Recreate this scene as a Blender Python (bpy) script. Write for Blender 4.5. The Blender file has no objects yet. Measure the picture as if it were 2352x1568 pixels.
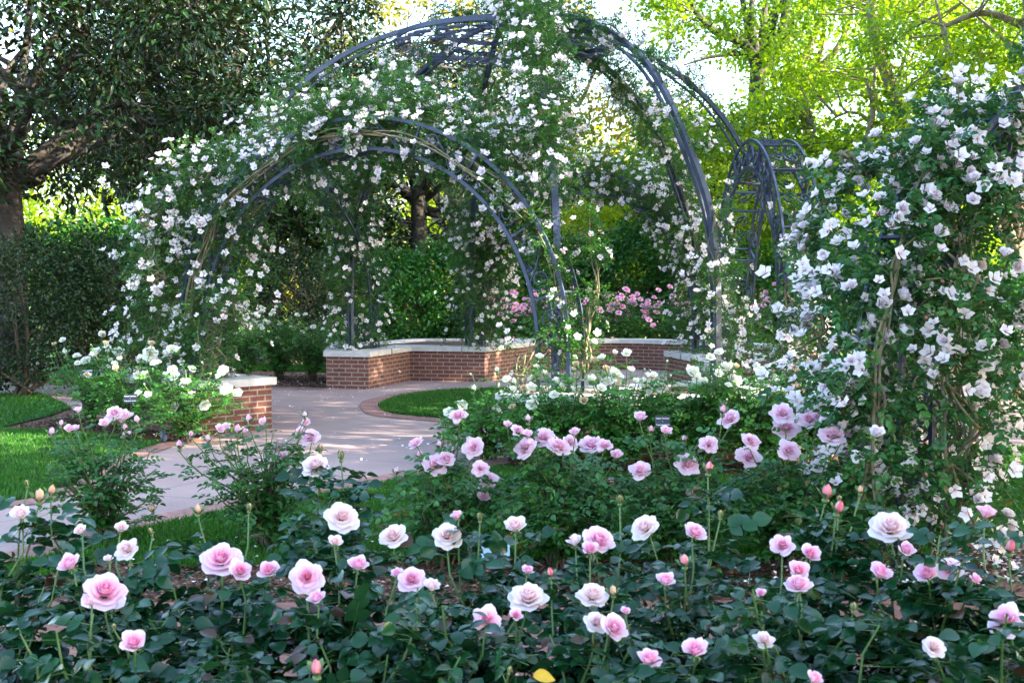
import bpy, math, random
import numpy as np
from mathutils import Vector, Matrix
R = np.random.default_rng(11)
random.seed(11)
rad = math.radians
SC = bpy.context.scene
COL = SC.collection

# ---------------------------------------------------------------- camera, sky, sun, exposure
F = 2800.0; EYE = 1.7; TH = math.atan(134 / F)
cd = bpy.data.cameras.new('camera'); cam = bpy.data.objects.new('camera', cd); COL.objects.link(cam)
cam.location = (0, 0, EYE); cam.rotation_euler = (math.pi / 2 - TH, 0, 0)
cd.sensor_width = 36; cd.lens = 36 * F / 2352; cd.clip_end = 2000; cd.clip_start = 0.05
cd.dof.use_dof = True; cd.dof.focus_distance = 9.0; cd.dof.aperture_fstop = 8.0
SC.camera = cam
SUN_AZ, SUN_EL = -16, 26          # azimuth measured from +X towards +Y
sv = Vector((math.cos(rad(SUN_EL)) * math.cos(rad(SUN_AZ)), math.cos(rad(SUN_EL)) * math.sin(rad(SUN_AZ)), math.sin(rad(SUN_EL))))
w = bpy.data.worlds.new('World'); SC.world = w; w.use_nodes = True
wn = w.node_tree.nodes; wl = w.node_tree.links
sky = wn.new('ShaderNodeTexSky'); sky.sky_type = 'NISHITA'; sky.sun_disc = False
sky.sun_elevation = rad(SUN_EL); sky.sun_rotation = rad(90 - SUN_AZ)
sky.air_density = 1.0; sky.dust_density = 2.0; sky.ozone_density = 1.0
bg = wn['Background']; bg.inputs[1].default_value = 0.15
wl.new(sky.outputs[0], bg.inputs[0])
ld = bpy.data.lights.new('sun', 'SUN'); ld.energy = 5.0; ld.angle = rad(0.5); ld.color = (1.0, 0.86, 0.66)
lo = bpy.data.objects.new('sun', ld); COL.objects.link(lo)
lo.rotation_euler = sv.to_track_quat('Z', 'Y').to_euler()
SC.view_settings.view_transform = 'Standard'; SC.view_settings.look = 'None'
SC.view_settings.exposure = 3.0; SC.view_settings.gamma = 1
SC.cycles.max_bounces = 6; SC.cycles.transparent_max_bounces = 4; SC.cycles.diffuse_bounces = 3
SC.cycles.transmission_bounces = 3; SC.cycles.glossy_bounces = 2

# ---------------------------------------------------------------- helpers
def ray(x, y):
    a = (x - 1176) / F; b = (784 - y) / F
    return np.array([a, math.cos(TH) + b * math.sin(TH), -math.sin(TH) + b * math.cos(TH)])
def P(x, y, D):
    d = ray(x, y); return np.array([0, 0, EYE]) + d * (D / d[1])
def G(x, y, z=0.0):
    d = ray(x, y); return np.array([0, 0, EYE]) + d * ((z - EYE) / d[2])
def N(v):
    v = np.asarray(v, float); return v / (np.linalg.norm(v, axis=-1, keepdims=True) + 1e-9)

class MB:
    def __init__(s): s.v = []; s.q = []; s.t = []; s.mq = []; s.mt = []; s.a = []; s.b = []; s.n = 0; s.uv = None
    def add(s, v, f, r=0.0, t=0.0, m=0):
        v = np.asarray(v, float); f = np.asarray(f, int)
        if len(v) == 0: return s
        s.v.append(v); k = len(v)
        s.a.append(np.broadcast_to(r, (k,)) if np.ndim(r) == 0 else np.asarray(r))
        s.b.append(np.broadcast_to(t, (k,)) if np.ndim(t) == 0 else np.asarray(t))
        mm = np.broadcast_to(m, (len(f),)) if np.ndim(m) == 0 else np.asarray(m)
        if f.shape[1] == 4: s.q.append(f + s.n); s.mq.append(mm)
        else: s.t.append(f + s.n); s.mt.append(mm)
        s.n += k; return s
    def box(s, c, size, rz=0.0, r=0.5, m=0):
        x, y, z = [d / 2 for d in size]
        v = np.array([[-x, -y, -z], [x, -y, -z], [x, y, -z], [-x, y, -z], [-x, -y, z], [x, -y, z], [x, y, z], [-x, y, z]])
        if rz: ca, sa = math.cos(rz), math.sin(rz); v = v @ np.array([[ca, sa, 0], [-sa, ca, 0], [0, 0, 1]])
        return s.add(v + np.asarray(c), [[0, 3, 2, 1], [4, 5, 6, 7], [0, 1, 5, 4], [1, 2, 6, 5], [2, 3, 7, 6], [3, 0, 4, 7]], r=r, m=m)
    def mesh(s, name, mats, smooth=True):
        me = bpy.data.meshes.new(name)
        v = np.concatenate(s.v); me.vertices.add(len(v)); me.vertices.foreach_set('co', v.astype(np.float32).ravel())
        q = np.concatenate(s.q) if s.q else np.zeros((0, 4), int); t = np.concatenate(s.t) if s.t else np.zeros((0, 3), int)
        nl = q.size + t.size; me.loops.add(nl)
        me.loops.foreach_set('vertex_index', np.concatenate([q.ravel(), t.ravel()]).astype(np.int32))
        me.polygons.add(len(q) + len(t))
        me.polygons.foreach_set('loop_start', np.concatenate([np.arange(len(q)) * 4, q.size + np.arange(len(t)) * 3]).astype(np.int32))
        me.polygons.foreach_set('material_index', np.concatenate(s.mq + s.mt).astype(np.int32))
        me.polygons.foreach_set('use_smooth', np.full(len(q) + len(t), smooth))
        me.update(calc_edges=True)
        for nm, arr in (('r', s.a), ('t', s.b)):
            at = me.attributes.new(nm, 'FLOAT', 'POINT'); at.data.foreach_set('value', np.concatenate(arr).astype(np.float32))
        for m in (mats if isinstance(mats, (list, tuple)) else [mats]): me.materials.append(m)
        return me
    def build(s, name, mats, parent=None, smooth=True):
        if parent is not None:
            off = np.array(wloc(parent))
            s.v = [v - off for v in s.v]
        o = bpy.data.objects.new(name, s.mesh(name, mats, smooth)); COL.objects.link(o); o.parent = parent
        return o
def wloc(o):
    l = Vector((0, 0, 0))
    while o is not None: l = l + o.location; o = o.parent
    return l
def tag(o, label=None, cat=None, group=None, kind=None):
    if label: o['label'] = label
    if cat: o['category'] = cat
    if group: o['group'] = group
    if kind: o['kind'] = kind
    return o
def thing(name, label, cat, loc, group=None):
    o = bpy.data.objects.new(name, None); COL.objects.link(o); o.location = [float(a) for a in loc]
    o.empty_display_size = .1
    return tag(o, label, cat, group)

# ---------------------------------------------------------------- materials
def nodes(name):
    m = bpy.data.materials.new(name); m.use_nodes = True
    return m, m.node_tree.nodes, m.node_tree.links, m.node_tree.nodes['Principled BSDF']
def ramp(nt, stops, src, interp='LINEAR'):
    n = nt.nodes.new('ShaderNodeValToRGB'); n.color_ramp.interpolation = interp
    e = n.color_ramp.elements
    while len(e) < len(stops): e.new(.5)
    for i, (p, c) in enumerate(stops): e[i].position = p; e[i].color = (*c, 1)
    nt.links.new(src, n.inputs[0]); return n
def noise(nt, scale, coord='Object', detail=5, rough=.6):
    tc = nt.nodes.new('ShaderNodeTexCoord'); n = nt.nodes.new('ShaderNodeTexNoise')
    n.inputs['Scale'].default_value = scale; n.inputs['Detail'].default_value = detail; n.inputs['Roughness'].default_value = rough
    nt.links.new(tc.outputs[coord], n.inputs['Vector']); return n
def bump(nt, src, strength, dist=.01):
    b = nt.nodes.new('ShaderNodeBump'); b.inputs['Strength'].default_value = strength; b.inputs['Distance'].default_value = dist
    nt.links.new(src, b.inputs['Height']); nt.links.new(b.outputs[0], nt.nodes['Principled BSDF'].inputs['Normal'])
def m_noise(name, stops, scale, rough=.8, bmp=.3, dist=.01, detail=6, coord='Object'):
    m, n, l, p = nodes(name); t = noise(m.node_tree, scale, coord, detail)
    rp = ramp(m.node_tree, stops, t.outputs[0]); l.new(rp.outputs[0], p.inputs['Base Color'])
    p.inputs['Roughness'].default_value = rough
    if bmp: bump(m.node_tree, t.outputs[0], bmp, dist)
    return m
def m_leaf(name, stops, rough=.4, trans=.3, back=None, tcol=None, spec=.5):
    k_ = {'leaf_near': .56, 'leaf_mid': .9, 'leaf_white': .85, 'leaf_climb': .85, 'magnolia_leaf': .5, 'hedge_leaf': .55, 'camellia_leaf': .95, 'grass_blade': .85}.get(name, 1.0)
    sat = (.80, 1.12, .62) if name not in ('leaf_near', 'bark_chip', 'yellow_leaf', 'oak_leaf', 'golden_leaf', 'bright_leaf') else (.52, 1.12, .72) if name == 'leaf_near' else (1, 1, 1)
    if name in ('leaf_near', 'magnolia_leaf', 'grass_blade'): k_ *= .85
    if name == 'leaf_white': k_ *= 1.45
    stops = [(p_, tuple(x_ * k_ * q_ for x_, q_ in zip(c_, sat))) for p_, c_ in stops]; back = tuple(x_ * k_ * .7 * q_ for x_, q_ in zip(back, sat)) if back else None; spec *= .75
    m, n, l, p = nodes(name); nt = m.node_tree
    a = n.new('ShaderNodeAttribute'); a.attribute_name = 'r'
    rp = ramp(nt, stops, a.outputs['Fac'])
    c = rp.outputs[0]
    nz = noise(nt, 22, detail=2); mx = n.new('ShaderNodeMix'); mx.data_type = 'RGBA'; mx.blend_type = 'MULTIPLY'
    mr = ramp(nt, [(.3, (.75, .75, .75)), (.7, (1.15, 1.15, 1.1))], nz.outputs[0])
    mx.inputs[0].default_value = 1; l.new(c, mx.inputs[6]); l.new(mr.outputs[0], mx.inputs[7]); c = mx.outputs[2]
    if back:
        g = n.new('ShaderNodeNewGeometry'); m2 = n.new('ShaderNodeMix'); m2.data_type = 'RGBA'
        l.new(g.outputs['Backfacing'], m2.inputs[0]); l.new(c, m2.inputs[6]); m2.inputs[7].default_value = (*back, 1); c = m2.outputs[2]
    l.new(c, p.inputs['Base Color']); p.inputs['Roughness'].default_value = rough
    p.inputs['Specular IOR Level'].default_value = spec
    tr = n.new('ShaderNodeBsdfTranslucent')
    g3 = n.new('ShaderNodeMix'); g3.data_type = 'RGBA'; g3.blend_type = 'MULTIPLY'; g3.inputs[0].default_value = 1
    l.new(c, g3.inputs[6]); g3.inputs[7].default_value = (*(tcol or (1.9, 2.0, .9)), 1); l.new(g3.outputs[2], tr.inputs[0])
    ms = n.new('ShaderNodeMixShader'); ms.inputs[0].default_value = trans
    l.new(p.outputs[0], ms.inputs[1]); l.new(tr.outputs[0], ms.inputs[2]); l.new(ms.outputs[0], n['Material Output'].inputs[0])
    return m
def m_petal(name, stops, trans=.3, rough=.55):
    m, n, l, p = nodes(name); nt = m.node_tree
    a = n.new('ShaderNodeAttribute'); a.attribute_name = 't'
    rp = ramp(nt, stops, a.outputs['Fac']); l.new(rp.outputs[0], p.inputs['Base Color'])
    p.inputs['Roughness'].default_value = rough; p.inputs['Specular IOR Level'].default_value = .25
    tr = n.new('ShaderNodeBsdfTranslucent'); l.new(rp.outputs[0], tr.inputs[0])
    ms = n.new('ShaderNodeMixShader'); ms.inputs[0].default_value = trans
    l.new(p.outputs[0], ms.inputs[1]); l.new(tr.outputs[0], ms.inputs[2]); l.new(ms.outputs[0], n['Material Output'].inputs[0])
    return m
def m_metal(name, c, rough=.45):
    m, n, l, p = nodes(name); t = noise(m.node_tree, 9)
    rp = ramp(m.node_tree, [(.3, tuple(x * .75 for x in c)), (.7, tuple(x * 1.3 for x in c))], t.outputs[0])
    l.new(rp.outputs[0], p.inputs['Base Color']); p.inputs['Roughness'].default_value = rough
    p.inputs['Metallic'].default_value = .25
    return m
def m_flat(name, c, rough=.6):
    m, n, l, p = nodes(name); p.inputs['Base Color'].default_value = (*c, 1); p.inputs['Roughness'].default_value = rough; return m
def m_brick(name, bw, bh, c1, c2, mortar, uv=True, rot=0.0, mort=.05, stain=.5):
    m, n, l, p = nodes(name); nt = m.node_tree
    tc = n.new('ShaderNodeTexCoord'); mp = n.new('ShaderNodeMapping'); mp.inputs['Rotation'].default_value = (0, 0, rot)
    l.new(tc.outputs['UV' if uv else 'Object'], mp.inputs[0])
    b = n.new('ShaderNodeTexBrick'); b.inputs['Scale'].default_value = 1; b.inputs['Brick Width'].default_value = bw
    b.inputs['Row Height'].default_value = bh; b.inputs['Mortar Size'].default_value = mort * bh; b.inputs['Mortar Smooth'].default_value = .15
    b.inputs['Bias'].default_value = 0; b.inputs['Color1'].default_value = (*c1, 1); b.inputs['Color2'].default_value = (*c2, 1); b.inputs['Mortar'].default_value = (*mortar, 1)
    l.new(mp.outputs[0], b.inputs['Vector'])
    nz = noise(nt, 30, detail=4); nz2 = noise(nt, 2.2, detail=4)
    mx = n.new('ShaderNodeMix'); mx.data_type = 'RGBA'; mx.blend_type = 'MULTIPLY'; mx.inputs[0].default_value = 1
    r1 = ramp(nt, [(.25, (.65, .62, .6)), (.75, (1.25, 1.25, 1.25))], nz.outputs[0])
    l.new(b.outputs[0], mx.inputs[6]); l.new(r1.outputs[0], mx.inputs[7])
    m2 = n.new('ShaderNodeMix'); m2.data_type = 'RGBA'; m2.blend_type = 'MULTIPLY'; m2.inputs[0].default_value = stain
    r2 = ramp(nt, [(.3, (.55, .55, .6)), (.65, (1.2, 1.15, 1.1))], nz2.outputs[0])
    l.new(mx.outputs[2], m2.inputs[6]); l.new(r2.outputs[0], m2.inputs[7])
    l.new(m2.outputs[2], p.inputs['Base Color']); p.inputs['Roughness'].default_value = .85
    iv = n.new('ShaderNodeMath'); iv.operation = 'MULTIPLY_ADD'; iv.inputs[1].default_value = -1; l.new(b.outputs['Fac'], iv.inputs[0])
    l.new(nz.outputs[0], iv.inputs[2]); bump(nt, iv.outputs[0], .5, .006)
    return m

M = {}
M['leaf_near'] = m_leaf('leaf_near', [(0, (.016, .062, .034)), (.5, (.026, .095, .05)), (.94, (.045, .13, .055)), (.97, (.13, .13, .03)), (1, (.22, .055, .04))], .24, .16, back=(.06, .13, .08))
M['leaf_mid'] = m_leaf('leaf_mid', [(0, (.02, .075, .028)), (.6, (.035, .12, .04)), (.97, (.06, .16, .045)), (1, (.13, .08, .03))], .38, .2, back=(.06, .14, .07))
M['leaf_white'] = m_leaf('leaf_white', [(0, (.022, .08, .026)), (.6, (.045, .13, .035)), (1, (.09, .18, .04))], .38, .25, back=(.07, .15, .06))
M['leaf_climb'] = m_leaf('leaf_climb', [(0, (.022, .075, .022)), (.6, (.045, .13, .03)), (.97, (.085, .18, .035)), (1, (.16, .12, .03))], .4, .3, back=(.07, .15, .06))
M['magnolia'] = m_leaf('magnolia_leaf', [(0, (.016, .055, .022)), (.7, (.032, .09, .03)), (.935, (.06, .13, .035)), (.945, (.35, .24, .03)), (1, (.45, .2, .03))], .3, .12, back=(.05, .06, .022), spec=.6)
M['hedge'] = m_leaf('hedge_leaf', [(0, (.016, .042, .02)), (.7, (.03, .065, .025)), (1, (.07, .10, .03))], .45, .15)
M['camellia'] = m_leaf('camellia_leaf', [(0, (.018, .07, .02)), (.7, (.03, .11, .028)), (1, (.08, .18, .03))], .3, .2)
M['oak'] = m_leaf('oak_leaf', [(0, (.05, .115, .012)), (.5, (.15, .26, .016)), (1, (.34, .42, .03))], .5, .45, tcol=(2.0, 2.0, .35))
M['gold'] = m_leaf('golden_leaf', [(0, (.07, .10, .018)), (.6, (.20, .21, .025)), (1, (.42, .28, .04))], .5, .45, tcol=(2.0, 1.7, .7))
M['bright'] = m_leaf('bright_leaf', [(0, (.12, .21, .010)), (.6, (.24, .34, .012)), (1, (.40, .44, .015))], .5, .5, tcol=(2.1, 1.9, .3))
M['grass'] = m_leaf('grass_blade', [(0, (.02, .085, .01)), (.6, (.035, .14, .014)), (.95, (.07, .2, .02)), (1, (.2, .2, .06))], .5, .3)
M['cane'] = m_noise('green_cane', [(.3, (.03, .075, .02)), (.7, (.07, .12, .035))], 30, .5, .1)
M['cane_old'] = m_noise('old_cane', [(.3, (.10, .075, .06)), (.55, (.16, .15, .07)), (.7, (.30, .26, .24))], 12, .8, .4)
M['stem_green'] = m_noise('green_stem', [(.3, (.05, .12, .03)), (.7, (.09, .17, .04))], 30, .45, .05)
M['woody'] = m_noise('woody_stem', [(.3, (.045, .035, .025)), (.7, (.11, .085, .06))], 25, .85, .4)
M['bark'] = m_noise('bark', [(.3, (.02, .018, .016)), (.55, (.05, .043, .038)), (.75, (.10, .088, .075))], 7, .9, .8, .04)
M['bark_pale'] = m_noise('pale_bark', [(.3, (.09, .07, .05)), (.55, (.2, .16, .115)), (.75, (.34, .28, .2))], 6, .9, .8, .04)
M['sepal'] = m_noise('sepal', [(.3, (.06, .14, .04)), (.7, (.11, .2, .06))], 30, .5, .05)
M['p_pink'] = m_petal('pink_petal', [(0, (.95, .13, .32)), (.3, (.95, .30, .52)), (.65, (.95, .62, .78)), (1, (.94, .83, .91))], .42)
M['p_pale'] = m_petal('pale_petal', [(0, (.92, .40, .42)), (.3, (.94, .60, .62)), (.65, (.94, .80, .82)), (1, (.93, .88, .89))], .42)
M['p_deep'] = m_petal('rosy_bud_petal', [(0, (.85, .15, .25)), (.6, (.88, .35, .42)), (1, (.88, .6, .62))])
M['p_peach'] = m_petal('peach_bud_petal', [(0, (.70, .26, .16)), (.5, (.80, .48, .32)), (1, (.80, .68, .52))])
M['p_lilac'] = m_petal('lilac_petal', [(0, (.94, .20, .42)), (.3, (.95, .46, .64)), (.6, (.96, .68, .80)), (1, (.96, .82, .90))], .5)
M['p_white'] = m_petal('white_petal', [(0, (.84, .76, .42)), (.4, (.91, .89, .74)), (1, (.93, .93, .88))], .4)
M['p_spent'] = m_petal('spent_petal', [(0, (.45, .25, .09)), (.5, (.62, .45, .26)), (1, (.72, .64, .48))], .25)
M['p_blush'] = m_petal('blush_petal', [(0, (.86, .50, .42)), (.25, (.92, .72, .76)), (.6, (.93, .84, .88)), (1, (.93, .90, .93))], .4)
M['p_rose'] = m_petal('rose_pink_petal', [(0, (.88, .20, .42)), (.4, (.93, .42, .62)), (1, (.94, .64, .78))])
M['metal'] = m_metal('painted_iron', (.036, .052, .095), .48)
M['cap'] = m_noise('limestone', [(.3, (.42, .40, .39)), (.7, (.58, .56, .54))], 8, .75, .15, .004)
M['wallbrick'] = m_brick('wall_brick', .215, .0677, (.135, .046, .033), (.19, .070, .050), (.30, .25, .21), True, mort=.13, stain=.35)
M['pathbrick'] = m_brick('paver_brick', .2, .1, (.20, .085, .062), (.27, .125, .09), (.13, .09, .07), False, rot=rad(45), mort=.04)
M['edgebrick'] = m_brick('edge_brick', .1, .2, (.26, .125, .11), (.34, .175, .15), (.17, .12, .10), True, mort=.04)
M['joint'] = m_noise('cap_joint', [(.3, (.16, .14, .13)), (.7, (.24, .22, .2))], 20, .9, 0)
M['soil'] = m_noise('soil', [(.3, (.03, .018, .012)), (.6, (.08, .045, .03)), (.75, (.16, .10, .065))], 60, .95, .9, .02)
M['petal_litter'] = m_flat('fallen_petal', (.82, .78, .80), .6)

def m_concrete():
    m, n, l, p = nodes('path_concrete'); nt = m.node_tree
    a = noise(nt, .9, detail=6); b = noise(nt, 70, detail=3)
    r1 = ramp(nt, [(.3, (.27, .19, .18)), (.7, (.37, .27, .25))], a.outputs[0])
    r2 = ramp(nt, [(.3, (.86, .86, .86)), (.7, (1.08, 1.08, 1.08))], b.outputs[0])
    mx = n.new('ShaderNodeMix'); mx.data_type = 'RGBA'; mx.blend_type = 'MULTIPLY'; mx.inputs[0].default_value = 1
    l.new(r1.outputs[0], mx.inputs[6]); l.new(r2.outputs[0], mx.inputs[7])
    # scored joints in the slab
    tc = n.new('ShaderNodeTexCoord'); mp = n.new('ShaderNodeMapping'); mp.inputs['Rotation'].default_value = (0, 0, rad(28))
    l.new(tc.outputs['Object'], mp.inputs[0])
    br = n.new('ShaderNodeTexBrick'); br.offset = 0; br.inputs['Scale'].default_value = 1; br.inputs['Brick Width'].default_value = 2.4
    br.inputs['Row Height'].default_value = 2.4; br.inputs['Mortar Size'].default_value = .012; l.new(mp.outputs[0], br.inputs['Vector'])
    m2 = n.new('ShaderNodeMix'); m2.data_type = 'RGBA'; l.new(br.outputs['Fac'], m2.inputs[0]); l.new(mx.outputs[2], m2.inputs[6]); m2.inputs[7].default_value = (.2, .16, .15, 1)
    l.new(m2.outputs[2], p.inputs['Base Color']); p.inputs['Roughness'].default_value = .8
    bump(nt, b.outputs[0], .15, .004); return m
M['concrete'] = m_concrete()
def m_mulch():
    m, n, l, p = nodes('mulch'); nt = m.node_tree
    tc = n.new('ShaderNodeTexCoord'); v = n.new('ShaderNodeTexVoronoi'); v.inputs['Scale'].default_value = 38
    l.new(tc.outputs['Object'], v.inputs['Vector'])
    sp = n.new('ShaderNodeSeparateColor'); l.new(v.outputs['Color'], sp.inputs[0])
    rp = ramp(nt, [(0, (.035, .017, .011)), (.5, (.10, .048, .028)), (.85, (.19, .10, .06)), (1, (.36, .24, .16))], sp.outputs[0])
    l.new(rp.outputs[0], p.inputs['Base Color']); p.inputs['Roughness'].default_value = .9
    bump(nt, v.outputs['Distance'], .9, .02); return m
M['mulch'] = m_mulch()
M['lawn'] = m_noise('lawn_soil', [(.3, (.010, .05, .006)), (.7, (.022, .08, .010))], 40, .9, .6, .02)

# ---------------------------------------------------------------- tubes, bars, leaves
def resample(pts, n):
    pts = np.asarray(pts, float)
    if len(pts) < 3:
        t = np.linspace(0, 1, n)[:, None]; return pts[0] * (1 - t) + pts[-1] * t
    # Catmull-Rom through the points
    p = np.vstack([2 * pts[0] - pts[1], pts, 2 * pts[-1] - pts[-2]])
    seg = np.linalg.norm(np.diff(pts, axis=0), axis=1); s = np.concatenate([[0], np.cumsum(seg)]); u = np.linspace(0, s[-1], n)
    k = np.clip(np.searchsorted(s, u, side='right') - 1, 0, len(pts) - 2); f = ((u - s[k]) / (seg[k] + 1e-9))[:, None]
    a, b, c, d = p[k], p[k + 1], p[k + 2], p[k + 3]
    return .5 * ((2 * b) + (-a + c) * f + (2 * a - 5 * b + 4 * c - d) * f ** 2 + (-a + 3 * b - 3 * c + d) * f ** 3)
def tube(mb, pts, r, sides=5, attr=.5, m=0):
    pts = np.asarray(pts, float); n = len(pts); r = np.broadcast_to(r, (n,)) if np.ndim(r) == 0 else np.asarray(r)
    if len(r) != n: r = np.interp(np.linspace(0, 1, n), np.linspace(0, 1, len(r)), r)
    T = N(np.gradient(pts, axis=0)); ref = np.array([0, 0, 1.0]) if abs(T[0, 2]) < .9 else np.array([1.0, 0, 0])
    A = np.zeros_like(T); a = N(np.cross(T[0], ref))
    for i in range(n):
        a = a - T[i] * np.dot(a, T[i]); a = a / (np.linalg.norm(a) + 1e-9); A[i] = a
    B = np.cross(T, A); th = np.arange(sides) * 2 * math.pi / sides
    v = pts[:, None] + r[:, None, None] * (np.cos(th)[None, :, None] * A[:, None] + np.sin(th)[None, :, None] * B[:, None])
    i = np.arange(n - 1)[:, None] * sides; j = np.arange(sides)[None]; j2 = (j + 1) % sides
    f = np.stack([i + j, i + j2, i + sides + j2, i + sides + j], -1).reshape(-1, 4)
    mb.add(v.reshape(-1, 3), f, r=attr, m=m)
def bar(mb, pts, side, wd, th):
    """rectangular bar swept along pts; side = direction of its wd dimension"""
    pts = np.asarray(pts, float); n = len(pts); T = N(np.gradient(pts, axis=0)); S = np.broadcast_to(np.asarray(side, float), pts.shape)
    S = N(S - T * (S * T).sum(1, keepdims=True)); U = np.cross(T, S)
    v = np.stack([pts + S * wd / 2 + U * th / 2, pts - S * wd / 2 + U * th / 2, pts - S * wd / 2 - U * th / 2, pts + S * wd / 2 - U * th / 2], 1)
    i = np.arange(n - 1)[:, None] * 4; j = np.arange(4)[None]; j2 = (j + 1) % 4
    f = np.stack([i + j, i + j2, i + 4 + j2, i + 4 + j], -1).reshape(-1, 4)
    mb.add(v.reshape(-1, 3), f); e = (n - 1) * 4
    mb.add(v.reshape(-1, 3)[[0, 1, 2, 3, e, e + 1, e + 2, e + 3]], [[3, 2, 1, 0], [4, 5, 6, 7]])

def tmpl_leaf(kind):
    if kind == 'hi':      # oval, slightly serrated, folded along the midrib and curled at the tip
        rows = np.array([0, .12, .3, .5, .7, .88, 1.0]); wd = np.array([.02, .24, .38, .40, .31, .15, 0.0])
        v = []; 
        for y, ww in zip(rows, wd):
            z = -.16 * y * y
            v += [[-ww, y - .02, z + ww * .28], [0, y, z], [ww, y - .02, z + ww * .28]]
        f = []
        for k in range(6): a = k * 3; f += [[a, a + 1, a + 4, a + 3], [a + 1, a + 2, a + 5, a + 4]]
        return np.array(v), np.array(f)
    if kind == 'mid':
        v = [[0, 0, 0], [-.32, .35, .07], [0, .4, -.03], [.32, .35, .07], [-.24, .72, .02], [0, .75, -.08], [.24, .72, .02], [0, 1, -.16]]
        f = [[0, 2, 1, 1], [0, 3, 2, 2]]
        q = [[1, 2, 5, 4], [2, 3, 6, 5]]; t = [[0, 2, 1], [0, 3, 2], [4, 5, 7], [5, 6, 7]]
        return np.array(v), (np.array(q), np.array(t))
    if kind == 'low':
        v = [[0, 0, 0], [-.33, .5, .08], [0, 1, -.08], [.33, .5, .08]]; return np.array(v), np.array([[0, 3, 2, 1]])
    if kind == 'long':    # magnolia
        v = [[0, 0, 0], [-.2, .4, .06], [0, .45, 0], [.2, .4, .06], [-.15, .75, .03], [0, .78, -.03], [.15, .75, .03], [0, 1, -.1]]
        return np.array(v), (np.array([[1, 2, 5, 4], [2, 3, 6, 5]]), np.array([[0, 2, 1], [0, 3, 2], [4, 5, 7], [5, 6, 7]]))
TL = {k: tmpl_leaf(k) for k in ('hi', 'mid', 'low', 'long')}
def place(mb, kind, pos, d, nrm, size, r, m=0, wide=1.0):
    tv, tf = TL[kind]; n = len(pos)
    if n == 0: return
    y = N(d); x = N(np.cross(y, nrm)); z = np.cross(x, y)
    size = np.broadcast_to(size, (n,)); r = np.broadcast_to(r, (n,))
    v = pos[:, None] + size[:, None, None] * (tv[None, :, 0, None] * x[:, None] * wide + tv[None, :, 1, None] * y[:, None] + tv[None, :, 2, None] * z[:, None])
    k = len(tv); v = v.reshape(-1, 3); ra = np.repeat(r, k); base = mb.n
    fs = tf if isinstance(tf, tuple) else (tf,)
    for i, fa in enumerate(fs):
        ff = (np.arange(n)[:, None, None] * k + fa[None]).reshape(-1, fa.shape[1])
        if i == 0: mb.add(v, ff, r=ra, m=m)
        else: (mb.t if fa.shape[1] == 3 else mb.q).append(ff + base); (mb.mt if fa.shape[1] == 3 else mb.mq).append(np.full(len(ff), m))
def compound(mb, kind, pos, d, size, nl=5, up=None, m=0):
    """rose leaves: a rachis with nl leaflets; size = leaflet length"""
    n = len(pos); d = N(d); size = np.broadcast_to(size, (n,))
    upv = np.tile(np.array([0, 0, 1.0]), (n, 1)) if up is None else up
    upv = N(upv + R.normal(0, .35, (n, 3))); side = N(np.cross(d, upv)); nr = np.cross(side, d)
    rr = R.random(n)
    slots = [(1.0, 0)] + [(f, s) for f in ([.72, .38] if nl == 5 else [.78, .52, .26] if nl == 7 else [.6]) for s in (-1, 1)]
    for f, s in slots:
        L = size * 2.1; drop = -f * f * .35
        p = pos + (d * f + nr * 0) * L[:, None] + np.array([0, 0, 1.0]) * (drop * L)[:, None] * .5
        dd = d + side * s * 1.15 + R.normal(0, .16, (n, 3)) + np.array([0, 0, -.18]) if s else d + R.normal(0, .12, (n, 3)) + np.array([0, 0, -.3])
        nn = nr + R.normal(0, .28, (n, 3))
        place(mb, kind, p, dd, nn, size * (1.0 if s == 0 else .86) * R.uniform(.85, 1.1, n), np.clip(rr + R.normal(0, .08, n), 0, 1), m)

# ---------------------------------------------------------------- rose blooms
def petal(mb, th0, half, r0, L, a0, a1, curl, tlo, thi, nu=5, nv=5, m=0, lift=0.0, tw=0.0):
    u = np.linspace(-1, 1, nu)[:, None]; v = np.linspace(0, 1, nv)[None]
    vv = v * (1 - .20 * u ** 2 + .05 * (1 - np.abs(u))) / 1.05; 
    ss = np.linspace(0, 1, 24); ang = a0 + (a1 - a0) * ss ** 1.2 + curl * np.clip(ss - .75, 0, 1) * 4
    rr = r0 + np.concatenate([[0], np.cumsum(np.sin(ang[:-1]))]) / 23 * L; hh = np.concatenate([[0], np.cumsum(np.cos(ang[:-1]))]) / 23 * L
    rho = np.interp(vv, ss, rr); h = np.interp(vv, ss, hh) + lift
    wv = np.minimum(1, (vv * 2.2 + .25)) * (1 - .25 * vv ** 4)
    az = th0 + u * half * wv * (1 + 0 * v) + tw * vv
    rho = rho + .022 * np.sin(3 * u + th0 * 5) * vv + .008 * R.normal(0, 1, rho.shape) * vv
    h = h + .028 * np.sin(4 * u + th0 * 7) * vv ** 2 - (.07 * np.abs(u) ** 3 * vv ** 2 if a1 > .7 else 0)
    pts = np.stack([rho * np.cos(az), rho * np.sin(az), h + 0 * az], -1).reshape(-1, 3)
    i = np.arange(nu - 1)[:, None] * nv; j = np.arange(nv - 1)[None]
    f = np.stack([i + j, i + nv + j, i + nv + j + 1, i + j + 1], -1).reshape(-1, 4)
    mb.add(pts, f, r=.5, t=(tlo + (thi - tlo) * (vv + 0 * u)).reshape(-1), m=m)
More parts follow.
